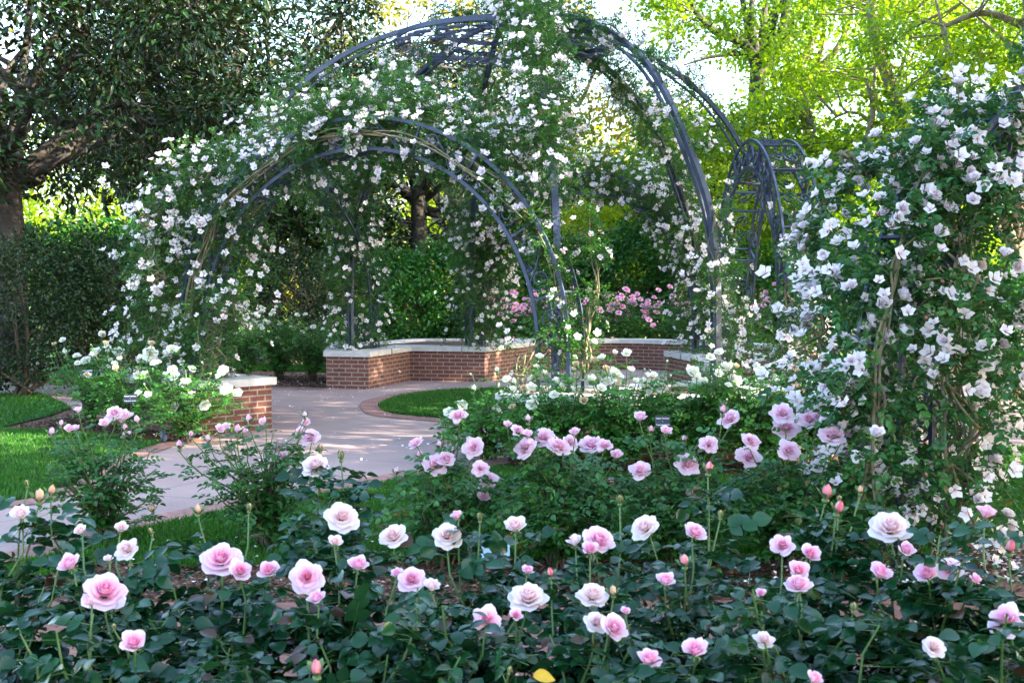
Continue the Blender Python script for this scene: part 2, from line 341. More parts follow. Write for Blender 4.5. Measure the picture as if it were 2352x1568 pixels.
def sepals(mb, n=5, L=.22, m=1, down=2.3):
    for k in range(n):
        th = k * 2 * math.pi / n + R.normal(0, .1)
        petal(mb, th, .25, .03, L, 1.6, down, 0, 0, 0, 3, 4, m, lift=-.03)
    u = np.linspace(0, 1, 5); pts = np.stack([0 * u, 0 * u, -.16 + .14 * u], 1); tube(mb, pts, np.array([.02, .05, .065, .06, .03]), 6, m=m)
def open_bloom(openness=1.0, lay=5, hd=5, full=1.0):
    """hybrid tea bloom, diameter about 1, stem joint at origin, axis +Z"""
    mb = MB()
    for k in range(lay + 1):
        f = k / lay; npet = [3, 4, 5, 5, 6, 6, 7][min(k, 6)]
        a1 = (-.1 + 1.55 * openness * f ** 1.3); a0 = .15 + .75 * f * openness
        L = .34 + .18 * f * full; r0 = .015 + .07 * f
        for j in range(npet):
            petal(mb, (j + .5 * (k % 2)) * 2 * math.pi / npet + R.normal(0, .2) + k, (1.35 - .62 * f) * R.uniform(.85, 1.1), r0 + R.normal(0, .006), L * R.uniform(.9, 1.08), a0, a1 + R.normal(0, .1), (.3 + R.uniform(0, .6)) * f, f * .42, f * .42 + .58, hd, hd, lift=.16 * (1 - f) + R.normal(0, .012))
    sepals(mb); return mb
def half_bloom(hd=5):
    mb = MB()
    for k in range(4):
        f = k / 3; npet = [3, 3, 4, 5][k]
        for j in range(npet):
            petal(mb, (j + .5 * (k % 2)) * 2 * math.pi / npet + R.normal(0, .25) + k, 1.3 - .5 * f, .02 + .06 * f, (.50 + .05 * f) * R.uniform(.9, 1.05), .25 + .35 * f, (.0 + .95 * f ** 1.5) + R.normal(0, .12), .6 * f, f * .4, f * .4 + .55, hd, hd, lift=.05 * (1 - f))
    sepals(mb); return mb
def bud(hd=4, green=False):
    mb = MB()
    for j in range(4):
        petal(mb, j * math.pi / 2 + .3, 1.25, .03, .75 + .04 * j, .42, -.62, 0, .3 + .1 * j, .2 + .2 * j, 5, 6)
    for k in range(5): petal(mb, k * 1.256, .45, .04, .85 if green else .6, .48, -.45 if green else .5, 0, 0, 0, 3, 5, 1)
    u = np.linspace(0, 1, 5); tube(mb, np.stack([0 * u, 0 * u, -.2 + .25 * u], 1), np.array([.03, .09, .12, .11, .06]), 6, m=1); return mb
def rosette(full=6, hd=4):
    """full, many petalled lilac bloom"""
    mb = MB()
    for k in range(full + 1):
        f = k / full; npet = [5, 6, 7, 7, 8, 8, 8][k]
        for j in range(npet):
            petal(mb, j * 2 * math.pi / npet + k * .7 + R.normal(0, .25), (.75 - .2 * f) * R.uniform(.8, 1.2), .02 + .09 * f, (.26 + .20 * f) * R.uniform(.85, 1.1), .2 + .55 * f, -.1 + 1.75 * f + R.normal(0, .15), .5, f * .4, f * .4 + .6, hd, hd, lift=.15 * (1 - f) + R.normal(0, .015))
    sepals(mb); return mb
def semi(hd=4, lay=3):
    """small loosely double climber bloom"""
    mb = MB()
    for k in range(lay + 1):
        f = k / lay; npet = 5
        for j in range(npet):
            petal(mb, j * 1.2566 + k * .63 + R.normal(0, .12), .62 * R.uniform(.85, 1.1), .03 + .03 * f, (.26 + .22 * f) * R.uniform(.85, 1.1), .3 + .5 * f, .0 + 1.05 * f + R.normal(0, .2), .4, .1 + f * .6, .45 + f * .55, hd, hd, lift=.07 * (1 - f))
    petal(mb, 0, 3.1, .0, .09, 1.3, 1.0, 0, 0, 0, 7, 3, lift=.08); return mb
def variants(fn, n, mat, nm='bloom'):
    return [fn().mesh(nm, [M[mat], M['sepal']]) for _ in range(n)]
BL = {
 'O': variants(lambda: open_bloom(R.uniform(.82, 1.05)), 6, 'p_pink'), 'OP': variants(lambda: open_bloom(1.05), 4, 'p_pale'),
 'H': variants(half_bloom, 5, 'p_pink'), 'HP': variants(half_bloom, 3, 'p_pale'), 'B': variants(bud, 2, 'p_deep', 'bud'), 'BP': variants(bud, 2, 'p_peach', 'bud'),
 'BG': variants(lambda: bud(green=True), 2, 'p_peach', 'bud'), 'L': variants(rosette, 6, 'p_lilac'), 'LH': variants(half_bloom, 3, 'p_lilac'), 'LB': variants(bud, 2, 'p_lilac', 'bud'),
 'W': variants(lambda: open_bloom(1.0, 4, 4), 5, 'p_white'), 'WH': variants(lambda: half_bloom(4), 2, 'p_white'), 'WB': variants(bud, 2, 'p_white', 'bud'),
 'C': variants(semi, 7, 'p_blush'), 'CB': variants(lambda: open_bloom(R.uniform(.55, .85), 5, 4), 7, 'p_blush'), 'CU': variants(bud, 2, 'p_deep', 'bud'),
 'S': variants(lambda: half_bloom(4), 3, 'p_spent'), 'R': variants(lambda: rosette(4, 4), 4, 'p_rose'), 'RB': variants(bud, 2, 'p_rose', 'bud')}
LOWT = {}
def low_bloom(kind):
    if kind not in LOWT: 
        mb = semi(3, 1) if kind in 'C' else open_bloom(1, 2, 3); LOWT[kind] = (np.concatenate(mb.v), np.concatenate(mb.q), np.concatenate(mb.b)); 
    return LOWT[kind]
def axis_rot(ax):
    ax = Vector(ax).normalized(); return ax.to_track_quat('Z', 'Y').to_matrix().to_4x4() @ Matrix.Rotation(random.uniform(0, 6.28), 4, 'Z')
def put_bloom(parent, kind, pos, diam, axis):
    me = random.choice(BL[kind]); bd = me.name.startswith('bud')
    o = bpy.data.objects.new('bud' if bd else 'bloom', me); COL.objects.link(o); o.parent = parent
    m = axis_rot(axis); m.translation = Vector([float(a) for a in pos]) - wloc(parent)
    s = diam * (1.0 if not bd else 1.1)
    o.matrix_basis = m @ Matrix.Diagonal((s * 1.15, s * 1.15, s * .72, 1) if bd else (s, s, s, 1)); return o
def put_rest(parent, kind, pos, diam, axis, mat):
    tv, tf, tt = low_bloom(kind); mb = MB(); k = len(tv)
    for p, s, a in zip(pos, diam, axis):
        m = np.array(axis_rot(a).to_3x3()); mb.add(tv @ m.T * s + p, tf, t=tt)
    o = mb.build('blooms', M[mat], parent); o['kind'] = 'stuff'; return o

# ---------------------------------------------------------------- rose bushes
def cane_path(root, tip, bow=.18, n=9):
    root = np.asarray(root, float); tip = np.asarray(tip, float); d = tip - root
    mid = root + d * .45; mid[:2] += -d[:2] * bow * 1.4 + R.normal(0, .02, 2) * max(np.linalg.norm(d), .3)
    q = root + d * .78; q[:2] += -d[:2] * .04 + R.normal(0, .022, 2); q2 = root + d * .9; q2[:2] += R.normal(0, .012, 2); return resample([root, mid, q, q2, tip], n)
def rose_bush(name, label, root, blooms, group=None, leaf='leaf_near', lod='hi', lsize=.05, extra=12, height=.8, spread=.45, dens=22, cane_r=.006, fill=0, stemmat='stem_green', cat='rose bush', leaf_from=.15):
    root = np.array([root[0], root[1], root[2] if len(root) > 2 else 0.0]); t = thing(name, label, cat, root, group)
    CB = []; lf = MB(); tips = []
    for (kind, pos, dm, ax) in blooms: tips.append((np.asarray(pos) - N(ax) * dm * .12, True))
    for k in range(extra):
        a = R.uniform(0, 6.283); q = spread * math.sqrt(R.random()); hh = height * (1 - .35 * (q / spread) ** 2) * R.uniform(.6, 1)
        tips.append((root + np.array([math.cos(a) * q, math.sin(a) * q, hh]), False))
    LP, LD = [], []
    for tip, bl in tips:
        base = root + np.array([R.normal(0, .035), R.normal(0, .035), 0.0]); p = cane_path(base, tip)
        n = len(p); k = 6
        cb = MB(); tube(cb, p[:k], np.linspace(cane_r * 1.5, cane_r * .9, k), 5); tube(cb, p[k - 1:], np.linspace(cane_r * .9, cane_r * .5, n - k + 1), 5, m=1)
        cb.v = [cb.v[0], cb.v[1]]; CB.append(cb)
        L = np.linalg.norm(np.diff(p, axis=0), axis=1).sum(); nlf = max(3, int(dens * L)); s = R.uniform(leaf_from, .96 if bl else 1.0, nlf)
        q = np.stack([np.interp(s, np.linspace(0, 1, n), p[:, i]) for i in range(3)], 1)
        phi = R.uniform(0, 6.283) + np.arange(nlf) * 2.4
        dd = np.stack([np.cos(phi), np.sin(phi), R.uniform(-.1, .55, nlf)], 1); LP.append(q); LD.append(dd)
    if fill:
        a = R.uniform(0, 6.283, fill); q = spread * np.sqrt(R.random(fill)) * .95; hh = height * (1 - .3 * (q / spread) ** 2) * (.18 + .72 * R.random(fill) ** .8)
        LP.append(np.stack([root[0] + np.cos(a) * q, root[1] + np.sin(a) * q, root[2] + hh], 1))
        LD.append(np.stack([np.cos(a) + R.normal(0, .6, fill), np.sin(a) + R.normal(0, .6, fill), R.uniform(-.2, .5, fill)], 1))
    LP = np.concatenate(LP); LD = np.concatenate(LD)
    compound(lf, lod, LP, LD, lsize * R.uniform(.7, 1.15, len(LP)), 5)
    tube_small_rachis(lf, LP, LD, lsize)
    for cb in CB: cb.build('cane', [M['woody'], M[stemmat]], t)
    lf.build('leaves', [M[leaf], M[stemmat]], t, smooth=(lod == 'hi'))
    for (kind, pos, dm, ax) in blooms[:100]: put_bloom(t, kind, pos, dm, ax)
    return t
def tube_small_rachis(mb, pos, d, size):
    """thin leaf stalks, as three sided prisms"""
    n = len(pos); d = N(d); L = size * 2.0; s = N(np.cross(d, np.array([0, 0, 1.0]))); u = np.cross(s, d); w_ = .0012 + size * .012
    e = pos + d * L - np.array([0, 0, 1.0]) * L * .15
    v = np.stack([pos + s * w_, pos - s * w_, pos + u * w_, e + s * w_ * .5, e - s * w_ * .5, e + u * w_ * .5], 1).reshape(-1, 3)
    f = (np.arange(n)[:, None, None] * 6 + np.array([[0, 1, 4, 3], [1, 2, 5, 4], [2, 0, 3, 5]])[None]).reshape(-1, 4); mb.add(v, f, r=.5, m=1)

# ================================================================= SETTING: ground
def poly_sheet(name, px, z, mat, world=False, kind='structure'):
    pts = [(p[0], p[1]) if world else tuple(G(p[0], p[1])[:2]) for p in px]
    me = bpy.data.meshes.new(name); me.from_pydata([(x, y, z) for x, y in pts], [], [list(range(len(pts)))]); me.update()
    if me.polygons[0].normal.z < 0: me.flip_normals()
    me.materials.append(mat); o = bpy.data.objects.new(name, me); COL.objects.link(o); o['kind'] = kind; return o, pts
def inpoly(x, y, poly):
    ins = np.zeros(len(x), bool); n = len(poly)
    for i in range(n):
        x1, y1 = poly[i]; x2, y2 = poly[(i + 1) % n]
        c = ((y1 > y) != (y2 > y)) & (x < (x2 - x1) * (y - y1) / (y2 - y1 + 1e-12) + x1); ins ^= c
    return ins
def smooth_px(pts, n=40): 
    p = np.array([[a, b, 0] for a, b in pts], float); return [tuple(q[:2]) for q in resample(p, n)]
gm = bpy.data.meshes.new('ground'); gm.from_pydata([(-300, -100, 0), (300, -100, 0), (300, 400, 0), (-300, 400, 0)], [], [(0, 1, 2, 3)]); gm.materials.append(M['mulch'])
go = bpy.data.objects.new('ground', gm); COL.objects.link(go); go['kind'] = 'structure'
poly_sheet('far_lawn', [(-60, 27.5), (60, 27.5), (120, 90), (-120, 90)], .004, m_noise('far_grass', [(.3, (.05, .13, .015)), (.7, (.10, .2, .02))], 3, .9, .3), True)
fg_edge = smooth_px([(-300, 1345), (0, 1303), (100, 1285), (170, 1262), (330, 1218), (560, 1170), (800, 1130), (960, 1098), (1050, 1086), (1150, 1078)], 50)
conc = [(-900, 878), (0, 881), (560, 889), (750, 893), (846, 895), (942, 875), (1113, 878), (1204, 862), (1300, 853), (1369, 850), (1500, 850), (1618, 857), (1800, 875), (2100, 900), (3000, 940),
        (3000, 1055), (2352, 1035), (2200, 1022), (2000, 1012), (1800, 1000), (1300, 1012), (1185, 1030), (1165, 1062), (1050, 1086), (960, 1098), (800, 1130), (560, 1170), (330, 1218), (170, 1262), (100, 1285), (0, 1303), (-300, 1345),
        (-300, 1195), (0, 1162), (90, 1148), (165, 1118), (235, 1070), (300, 1045), (380, 1022), (440, 1013), (470, 1003), (300, 985), (190, 955), (118, 912), (90, 905), (-900, 912)]
co, concw = poly_sheet('path', conc, .012, M['concrete'])
lawnA = [(-900, 914), (88, 906), (112, 914), (165, 938), (110, 958), (0, 984), (-900, 1080)]
lawnB = [(-900, 1095), (0, 991), (100, 992), (200, 1000), (300, 1012), (372, 1021), (300, 1043), (232, 1070), (160, 1116), (85, 1146), (0, 1159), (-300, 1190)]
lawnC = fg_edge + [(1300, 1092), (1600, 1098), (1900, 1105), (2060, 1050), (2200, 1026), (3000, 1058), (3000, 1190), (2352, 1232), (2200, 1245), (2050, 1262), (1900, 1285), (1500, 1292), (1100, 1290), (700, 1300), (400, 1306), (250, 1296), (100, 1330), (-300, 1380)]
cres = smooth_px([(1260, 902), (1180, 898), (1080, 897), (980, 904), (905, 917), (868, 934), (880, 947), (940, 957), (1030, 965), (1120, 972), (1240, 978)], 44)
lawnD = [(-900, 850), (0, 872), (118, 872), (300, 866), (118, 862), (0, 866)]
lawnE = [(575, 852), (750, 855), (940, 850), (940, 843), (700, 838), (520, 840)]
LW = []
for nm, pl, dn in (('lawn', lawnA, 1), ('lawn', lawnB, 1), ('lawn', lawnC, 1), ('lawn', cres, 1), ('lawn', lawnE, 1), ('lawn', [(0, 862), (118, 864), (118, 874), (0, 876), (-600, 876), (-600, 862)], 1)):
    o, wv_ = poly_sheet(nm, pl, .016, M['lawn']); LW.append(wv_)
def ribbon(name, pts, z, wd, mat, off=0.0):
    p = resample(np.array([[q[0], q[1], z] for q in pts]), len(pts) * 4); T = N(np.gradient(p, axis=0)); S = np.stack([-T[:, 1], T[:, 0], 0 * T[:, 0]], 1)
    a = p + S * off; b = p + S * (off + wd); n = len(p); s = np.concatenate([[0], np.cumsum(np.linalg.norm(np.diff(p, axis=0), axis=1))])
    me = bpy.data.meshes.new(name); me.from_pydata([tuple(x) for x in a] + [tuple(x) for x in b], [], [(i, i + 1, n + i + 1, n + i) for i in range(n - 1)])
    uv = me.uv_layers.new(); k = 0
    for poly in me.polygons:
        for li in poly.loop_indices:
            vi = me.loops[li].vertex_index; uv.data[li].uv = (s[vi % n], 0.0 if vi < n else wd)
    me.update()
    if me.polygons[0].normal.z < 0: me.flip_normals()
    me.materials.append(mat); o = bpy.data.objects.new(name, me); COL.objects.link(o); o['kind'] = 'structure'; return o
gw = lambda L: [tuple(G(a, b)[:2]) for a, b in L]
ribbon('path_edging', gw(fg_edge[::4]), .020, .30, M['edgebrick'], 0.0)
ribbon('path_edging', gw(cres[::3]), .020, .30, M['edgebrick'], -.30)
ribbon('path_edging', gw([(-300, 1190), (0, 1159), (85, 1146), (160, 1116), (232, 1070), (300, 1043), (372, 1021), (440, 1011), (475, 1004)]), .0205, .24, M['edgebrick'], -.24)
ribbon('path_edging', gw([(-900, 880), (0, 883), (560, 891), (750, 895)]), .020, .14, M['edgebrick'], -.14)
ribbon('path_edging', gw([(2060, 1020), (2200, 1028), (2352, 1038), (3000, 1060)]), .0206, .2, M['edgebrick'], 0)
ribbon('path_edging', gw([(1160, 1065), (1100, 1075), (1040, 1092)]), .0245, .2, M['edgebrick'], -.1)
brick1, b1w = poly_sheet('brick_path', [(-1500, 1385), (1000, 1388), (1700, 1382), (2100, 1372), (2352, 1362), (3600, 1340), (3600, 1500), (2352, 1560), (1700, 1556), (400, 1558), (-1500, 1545)], .012, M['pathbrick'])
poly_sheet('brick_path', [(2145, 1262), (2250, 1250), (2352, 1240), (3300, 1200), (3300, 1339), (2352, 1361), (2260, 1365), (2180, 1320)], .0125, M['pathbrick'])

# grass blades on the lawns (nobody could count them)
def grass_on(poly, n, hgt, near=0, far=40, xlim=.85):
    a = np.array(poly); x = R.uniform(a[:, 0].min(), a[:, 0].max(), n * 3); y = R.uniform(max(a[:, 1].min(), near), min(a[:, 1].max(), far), n * 3)
    k = inpoly(x, y, poly) & (np.abs(x) < y * xlim + .5); return np.stack([x[k], y[k]], 1)[:n]
gp = []
for pl, n in zip(LW, (36000, 70000, 190000, 40000, 9000, 5000)): gp.append(grass_on(pl, n, .04))
gp = np.concatenate(gp); n = len(gp); az = R.uniform(0, 6.283, n); h = R.uniform(.02, .05, n) * (1 + gp[:, 1] * .01); wd = .0022 + gp[:, 1] * .0004
b = np.concatenate([gp, np.full((n, 1), .016)], 1); s = np.stack([np.cos(az), np.sin(az), 0 * az], 1) * wd[:, None]
tipv = b + np.stack([R.normal(0, .4, n), R.normal(0, .4, n), np.ones(n)], 1) * h[:, None]
mb = MB(); mb.add(np.stack([b - s, b + s, tipv], 1).reshape(-1, 3), np.arange(n * 3).reshape(-1, 3), r=np.repeat(R.random(n), 3))
tag(mb.build('grass', M['grass']), 'short mown green grass of the lawns around the paths', 'grass', kind='stuff')

# mulch chips and fallen petals
def scatter_pts(regions):
    out = []
    for pl, n in regions:
        w_ = gw(pl); a = np.array(w_); x = R.uniform(a[:, 0].min(), a[:, 0].max(), n * 3); y = R.uniform(a[:, 1].min(), a[:, 1].max(), n * 3)
        k = inpoly(x, y, w_); out.append(np.stack([x[k], y[k]], 1)[:n])
    return np.concatenate(out)
chips = scatter_pts([([(-100, 1292), (2450, 1262), (2450, 1384), (-100, 1384)], 16000), ([(0, 985), (260, 940), (470, 1003), (360, 1020), (200, 1000)], 7000), ([(1050, 1070), (1200, 1040), (2050, 1040), (2050, 1095), (1300, 1092)], 9000),
                     ([(560, 862), (750, 862), (750, 890), (560, 887)], 3000), ([(0, 852), (120, 856), (120, 880), (0, 878)], 2000), ([(-100, 1546), (2450, 1560), (2450, 1750), (-100, 1750)], 9000)])
for pl in [concw, b1w] + LW: chips = chips[~inpoly(chips[:, 0], chips[:, 1], pl)]
n = len(chips); mb = MB(); pos = np.concatenate([chips, R.uniform(.004, .02, (n, 1))], 1)
place(mb, 'low', pos, np.stack([R.normal(0, 1, n), R.normal(0, 1, n), R.normal(0, .25, n)], 1), np.stack([R.normal(0, .4, n), R.normal(0, .4, n), np.ones(n)], 1), R.uniform(.018, .05, n), R.random(n), wide=.6)
M['chip'] = m_leaf('bark_chip', [(0, (.04, .02, .012)), (.6, (.13, .065, .038)), (.9, (.26, .15, .09)), (1, (.45, .33, .24))], .8, .02, tcol=(1, 1, 1))
tag(mb.build('mulch_chips', M['chip']), 'brown bark mulch chips strewn over the flower beds', 'mulch', kind='stuff')
pet = np.concatenate([scatter_pts([([(2000, 1255), (2352, 1235), (2352, 1350), (2150, 1370), (1950, 1330)], 620), ([(380, 965), (470, 990), (520, 1010), (340, 1030)], 150), ([(560, 895), (850, 895), (1200, 870), (1150, 900), (700, 960), (560, 930)], 170),
     ([(200, 1250), (900, 1140), (1000, 1290), (300, 1300)], 120), ([(560, 868), (750, 868), (750, 890), (560, 887)], 90), ([(300, 1310), (2200, 1290), (2200, 1380), (300, 1380)], 160), ([(560, 900), (1150, 1000), (900, 1110), (500, 1160)], 60), ([(2200, 1000), (2352, 1100), (2352, 1230), (2150, 1200)], 80)])])
n = len(pet); mb = MB(); place(mb, 'low', np.concatenate([pet, R.uniform(.03, .045, (n, 1))], 1), np.stack([R.normal(0, 1, n), R.normal(0, 1, n), R.normal(0, .2, n)], 1), np.stack([R.normal(0, .3, n), R.normal(0, .3, n), np.ones(n)], 1), R.uniform(.02, .038, n), .5, wide=1.2)
tag(mb.build('fallen_petals', M['petal_litter']), 'white rose petals fallen on the ground', 'petals', kind='stuff')

# ================================================================= brick planters and curved wall
def offset_poly(p, d):
    p = np.array(p, float); n = len(p); area = 0.5 * sum(p[i][0] * p[(i + 1) % n][1] - p[(i + 1) % n][0] * p[i][1] for i in range(n)); sg = 1 if area > 0 else -1; out = []
    for i in range(n):
        a = p[i] - p[i - 1]; b_ = p[(i + 1) % n] - p[i]; a = a / np.linalg.norm(a); b_ = b_ / np.linalg.norm(b_)
        na = np.array([a[1], -a[0]]) * sg; nb = np.array([b_[1], -b_[0]]) * sg; m = na + nb; m = m / np.linalg.norm(m); out.append(p[i] + m * d / max(.35, m @ na))
    return np.array(out)
def wall_mesh(name, poly, z0, z1, mat, parent, top=False):
    n = len(poly); off = wloc(parent); v = [(x - off.x, y - off.y, z - off.z) for z in (z0, z1) for x, y in poly]; f = [(i, (i + 1) % n, n + (i + 1) % n, n + i) for i in range(n)]
    if top: f.append(tuple(n + i for i in range(n)))
    me = bpy.data.meshes.new(name); me.from_pydata(v, [], f); uv = me.uv_layers.new(); s = np.concatenate([[0], np.cumsum([math.dist(poly[i], poly[(i + 1) % n]) for i in range(n)])])
    for k, pl in enumerate(me.polygons):
        if k < n:
            for li, c in zip(pl.loop_indices, ((s[k], z0), (s[k + 1], z0), (s[k + 1], z1), (s[k], z1))): uv.data[li].uv = c
    me.update(); me.materials.append(mat); o = bpy.data.objects.new(name, me); COL.objects.link(o); o.parent = parent; return o
def ring_slab(name, outer, inner, z0, z1, mat, parent):
    n = len(outer); off = wloc(parent); L = [(outer, z0), (outer, z1), (inner, z1), (inner, z0)]
    v = [(x - off.x, y - off.y, z - off.z) for pl, z in L for x, y in pl]; f = []
    for k in range(4):
        for i in range(n): f.append((k * n + i, k * n + (i + 1) % n, ((k + 1) % 4) * n + (i + 1) % n, ((k + 1) % 4) * n + i))
    me = bpy.data.meshes.new(name); me.from_pydata(v, [], f); me.update(); me.materials.append(mat); o = bpy.data.objects.new(name, me); COL.objects.link(o); o.parent = parent; return o
def planter(name, label, poly, ztop=.61, cap=.085, capw=.36):
    c = np.mean(poly, 0); t = thing(name, label, 'planter', (c[0], c[1], 0), 'brick planters of the rose pavilion')
    wall_mesh('brick_wall', poly, 0, ztop - cap, M['wallbrick'], t); ou = offset_poly(poly, .045); inn = offset_poly(poly, -capw)
    ring_slab('cap', ou, inn, ztop - cap, ztop, M['cap'], t)
    for i in range(len(poly)):
        a_, b_ = np.array(ou[i]), np.array(ou[(i + 1) % len(poly)]); ia, ib = np.array(inn[i]), np.array(inn[(i + 1) % len(poly)]); L_ = np.linalg.norm(b_ - a_)
        for q in np.arange(.9, L_ - .3, 1.05):
            po_ = a_ + (b_ - a_) * q / L_; dn = N(np.array([-(b_ - a_)[1], (b_ - a_)[0]])); dn = dn if dn @ ((ia + ib) / 2 - (a_ + b_) / 2) > 0 else -dn
            jm = MB(); pm = po_ + dn * (capw * .5 + .01); jm.box((pm[0], pm[1], ztop - cap / 2), (capw + .055, .007, cap + .003), math.atan2(dn[1], dn[0])); jm.build('cap_joint', M['joint'], t, smooth=False)
    me = bpy.data.meshes.new('soil'); me.from_pydata([(x - c[0], y - c[1], ztop - .03) for x, y in inn], [], [list(range(len(inn)))]); me.materials.append(M['soil'])
    o = bpy.data.objects.new('soil', me); COL.objects.link(o); o.parent = t; return t
A0 = G(462, 1003)[:2]; A1 = G(193, 962)[:2]; ud = N(A1 - A0); vd = np.array([-ud[1], ud[0]]); vd = vd if vd[1] > 0 else -vd
pA = [tuple(A0), tuple(A0 + vd * .95), tuple(A0 + vd * 1.0 + ud * 2.6), tuple(A0 + ud * 2.6)]
planter('planter', 'low brick planter with pale stone cap left of the path under the front arch', pA, capw=.3)
g2 = lambda x, y: tuple(G(x, y)[:2])
pB = [g2(750, 893), g2(846, 895), g2(942, 875), g2(1113, 878), g2(1204, 862), (.55, 23.9), (-1.9, 23.9), (-3.2, 21.6)]
planter('planter', 'stepped brick planter behind the path at the back of the rose pavilion', pB, capw=.40)
pC = [(-.12, 12.0), (.35, 11.75), (1.2, 11.6), (2.7, 11.6), (2.75, 13.6), (1.5, 13.5), (1.2, 12.85), (.0, 13.0)]
planter('planter', 'brick planter behind the white roses in sunlight at the right', pC, capw=.34)
pD = [(2.6, 16.2), (3.5, 15.8), (4.25, 17.6), (3.7, 19.8), (2.5, 19.6), (2.75, 18.2)]
planter('planter', 'small brick planter under the narrow side arch at the right', pD, capw=.3)
arc = resample(np.array([[.56, 23.4, 0], [1.1, 23.75, 0], [1.75, 23.9, 0], [2.6, 23.75, 0], [3.5, 23.1, 0], [4.3, 22.1, 0], [5.0, 20.9, 0]]), 26)[:, :2]
T_ = N(np.gradient(arc, axis=0)); Nn = np.stack([-T_[:, 1], T_[:, 0]], 1)
back = arc + Nn * .34
pE = [tuple(p) for p in arc] + [tuple(p) for p in back[::-1]]
tw = thing('curved_wall', 'curved low brick wall with pale stone cap behind the pavilion floor', 'wall', (2.6, 23.6, 0))
wall_mesh('brick_wall', pE, 0, .52, M['wallbrick'], tw)
pE2 = [tuple(p) for p in arc - Nn * .045] + [tuple(p) for p in (back + Nn * .045)[::-1]]
wall_mesh('cap', pE2, .522, .60, M['cap'], tw, top=True)

# ================================================================= ironwork
def scroll(mb, o, ex, ey, side, w=.022, th=.008, turns=1.6, r0=.02, r1=.12, a0=0, sgn=1, n=26):
    """flat bar rolled into a volute whose outer end touches o"""
    t = np.linspace(0, 1, n); r = r1 * (1 - t) + r0 * t; a = a0 + sgn * turns * 2 * math.pi * t
    c = o - (ex * math.cos(a0) + ey * math.sin(a0)) * r1
    bar(mb, c + (np.cos(a) * r)[:, None] * ex + (np.sin(a) * r)[:, None] * ey, side, w, th)
PROF = [(0, 5.2), (.5, 5.18), (1.07, 5.1), (1.88, 4.84), (2.57, 4.45), (3.1, 3.95), (3.56, 3.22), (3.88, 2.57), (4.0, 2.0), (4.03, 1.4)]
CX, CY = -.1, 16.45
RIBS = [(8, .98), (42, 1.0), (97.5, 1.15), (125, 1.11), (190, .96), (278, 1.0), (305, 1.0)]
def rib_pts(ang, sc, zb=.58):
    c, s = math.cos(rad(ang)), math.sin(rad(ang)); p = [(CX + c * r * (1 + (sc - 1) * min(1, r / 2)), CY + s * r * (1 + (sc - 1) * min(1, r / 2)), z) for r, z in PROF]
    p.append((p[-1][0], p[-1][1], zb)); return np.array(p)
dome = thing('rose_pavilion', 'tall domed iron pavilion frame covered with climbing roses in the middle', 'pavilion', (CX, CY, 0))
for ang, sc in RIBS:
    mb = MB(); p = resample(rib_pts(ang, sc, 0.0 if ang == 190 else .58), 50); side = np.array([-math.sin(rad(ang)), math.cos(rad(ang)), 0])
    bar(mb, p, side, .075, .055); mb.build('rib', M['metal'], dome, smooth=False)
    mb = MB(); inn = p[8:].copy(); inn[:, :2] += (np.array([CX, CY]) - inn[:, :2]) / (np.linalg.norm(np.array([CX, CY]) - inn[:, :2], axis=1, keepdims=True)) * .07; inn[:, 2] -= .07
    inn = inn[:-1]; bar(mb, inn, side, .05, .02); mb.build('inner_rib', M['metal'], dome, smooth=False)
th = np.linspace(0, 2 * math.pi, 61)
for rr, zz, nm in ((1.42, 4.93, 'ring'), (.16, 5.16, 'hub'), (.9, 5.06, 'ring')):
    mb = MB(); p = np.stack([CX + rr * np.cos(th), CY + rr * np.sin(th), 0 * th + zz], 1); bar(mb, p, np.array([0, 0, 1.0]), .06 if rr > .2 else .14, .03); mb.build(nm, M['metal'], dome, smooth=False)
for k in range(16):
    mb = MB(); a = k * math.pi / 8 + .1; er = np.array([math.cos(a), math.sin(a), -.12]); et = np.array([-math.sin(a), math.cos(a), 0.0]); up = np.array([0, 0, 1.0])
    c = np.array([CX, CY, 5.02]) + er * 1.38
    for sg in (-1, 1):
        scroll(mb, c + et * sg * .02, -er * .0 + et * sg, er, up, .02, .014, 1.5, .03, .15, math.pi, sg)
        scroll(mb, c - er * .48 + et * sg * .02, et * sg, er, up, .02, .014, 1.4, .025, .10, math.pi, -sg)
    bar(mb, np.array([c - er * 1.2, c]), et, .014, .014)
    mb.build('scroll_panel', M['metal'], dome, smooth=False)

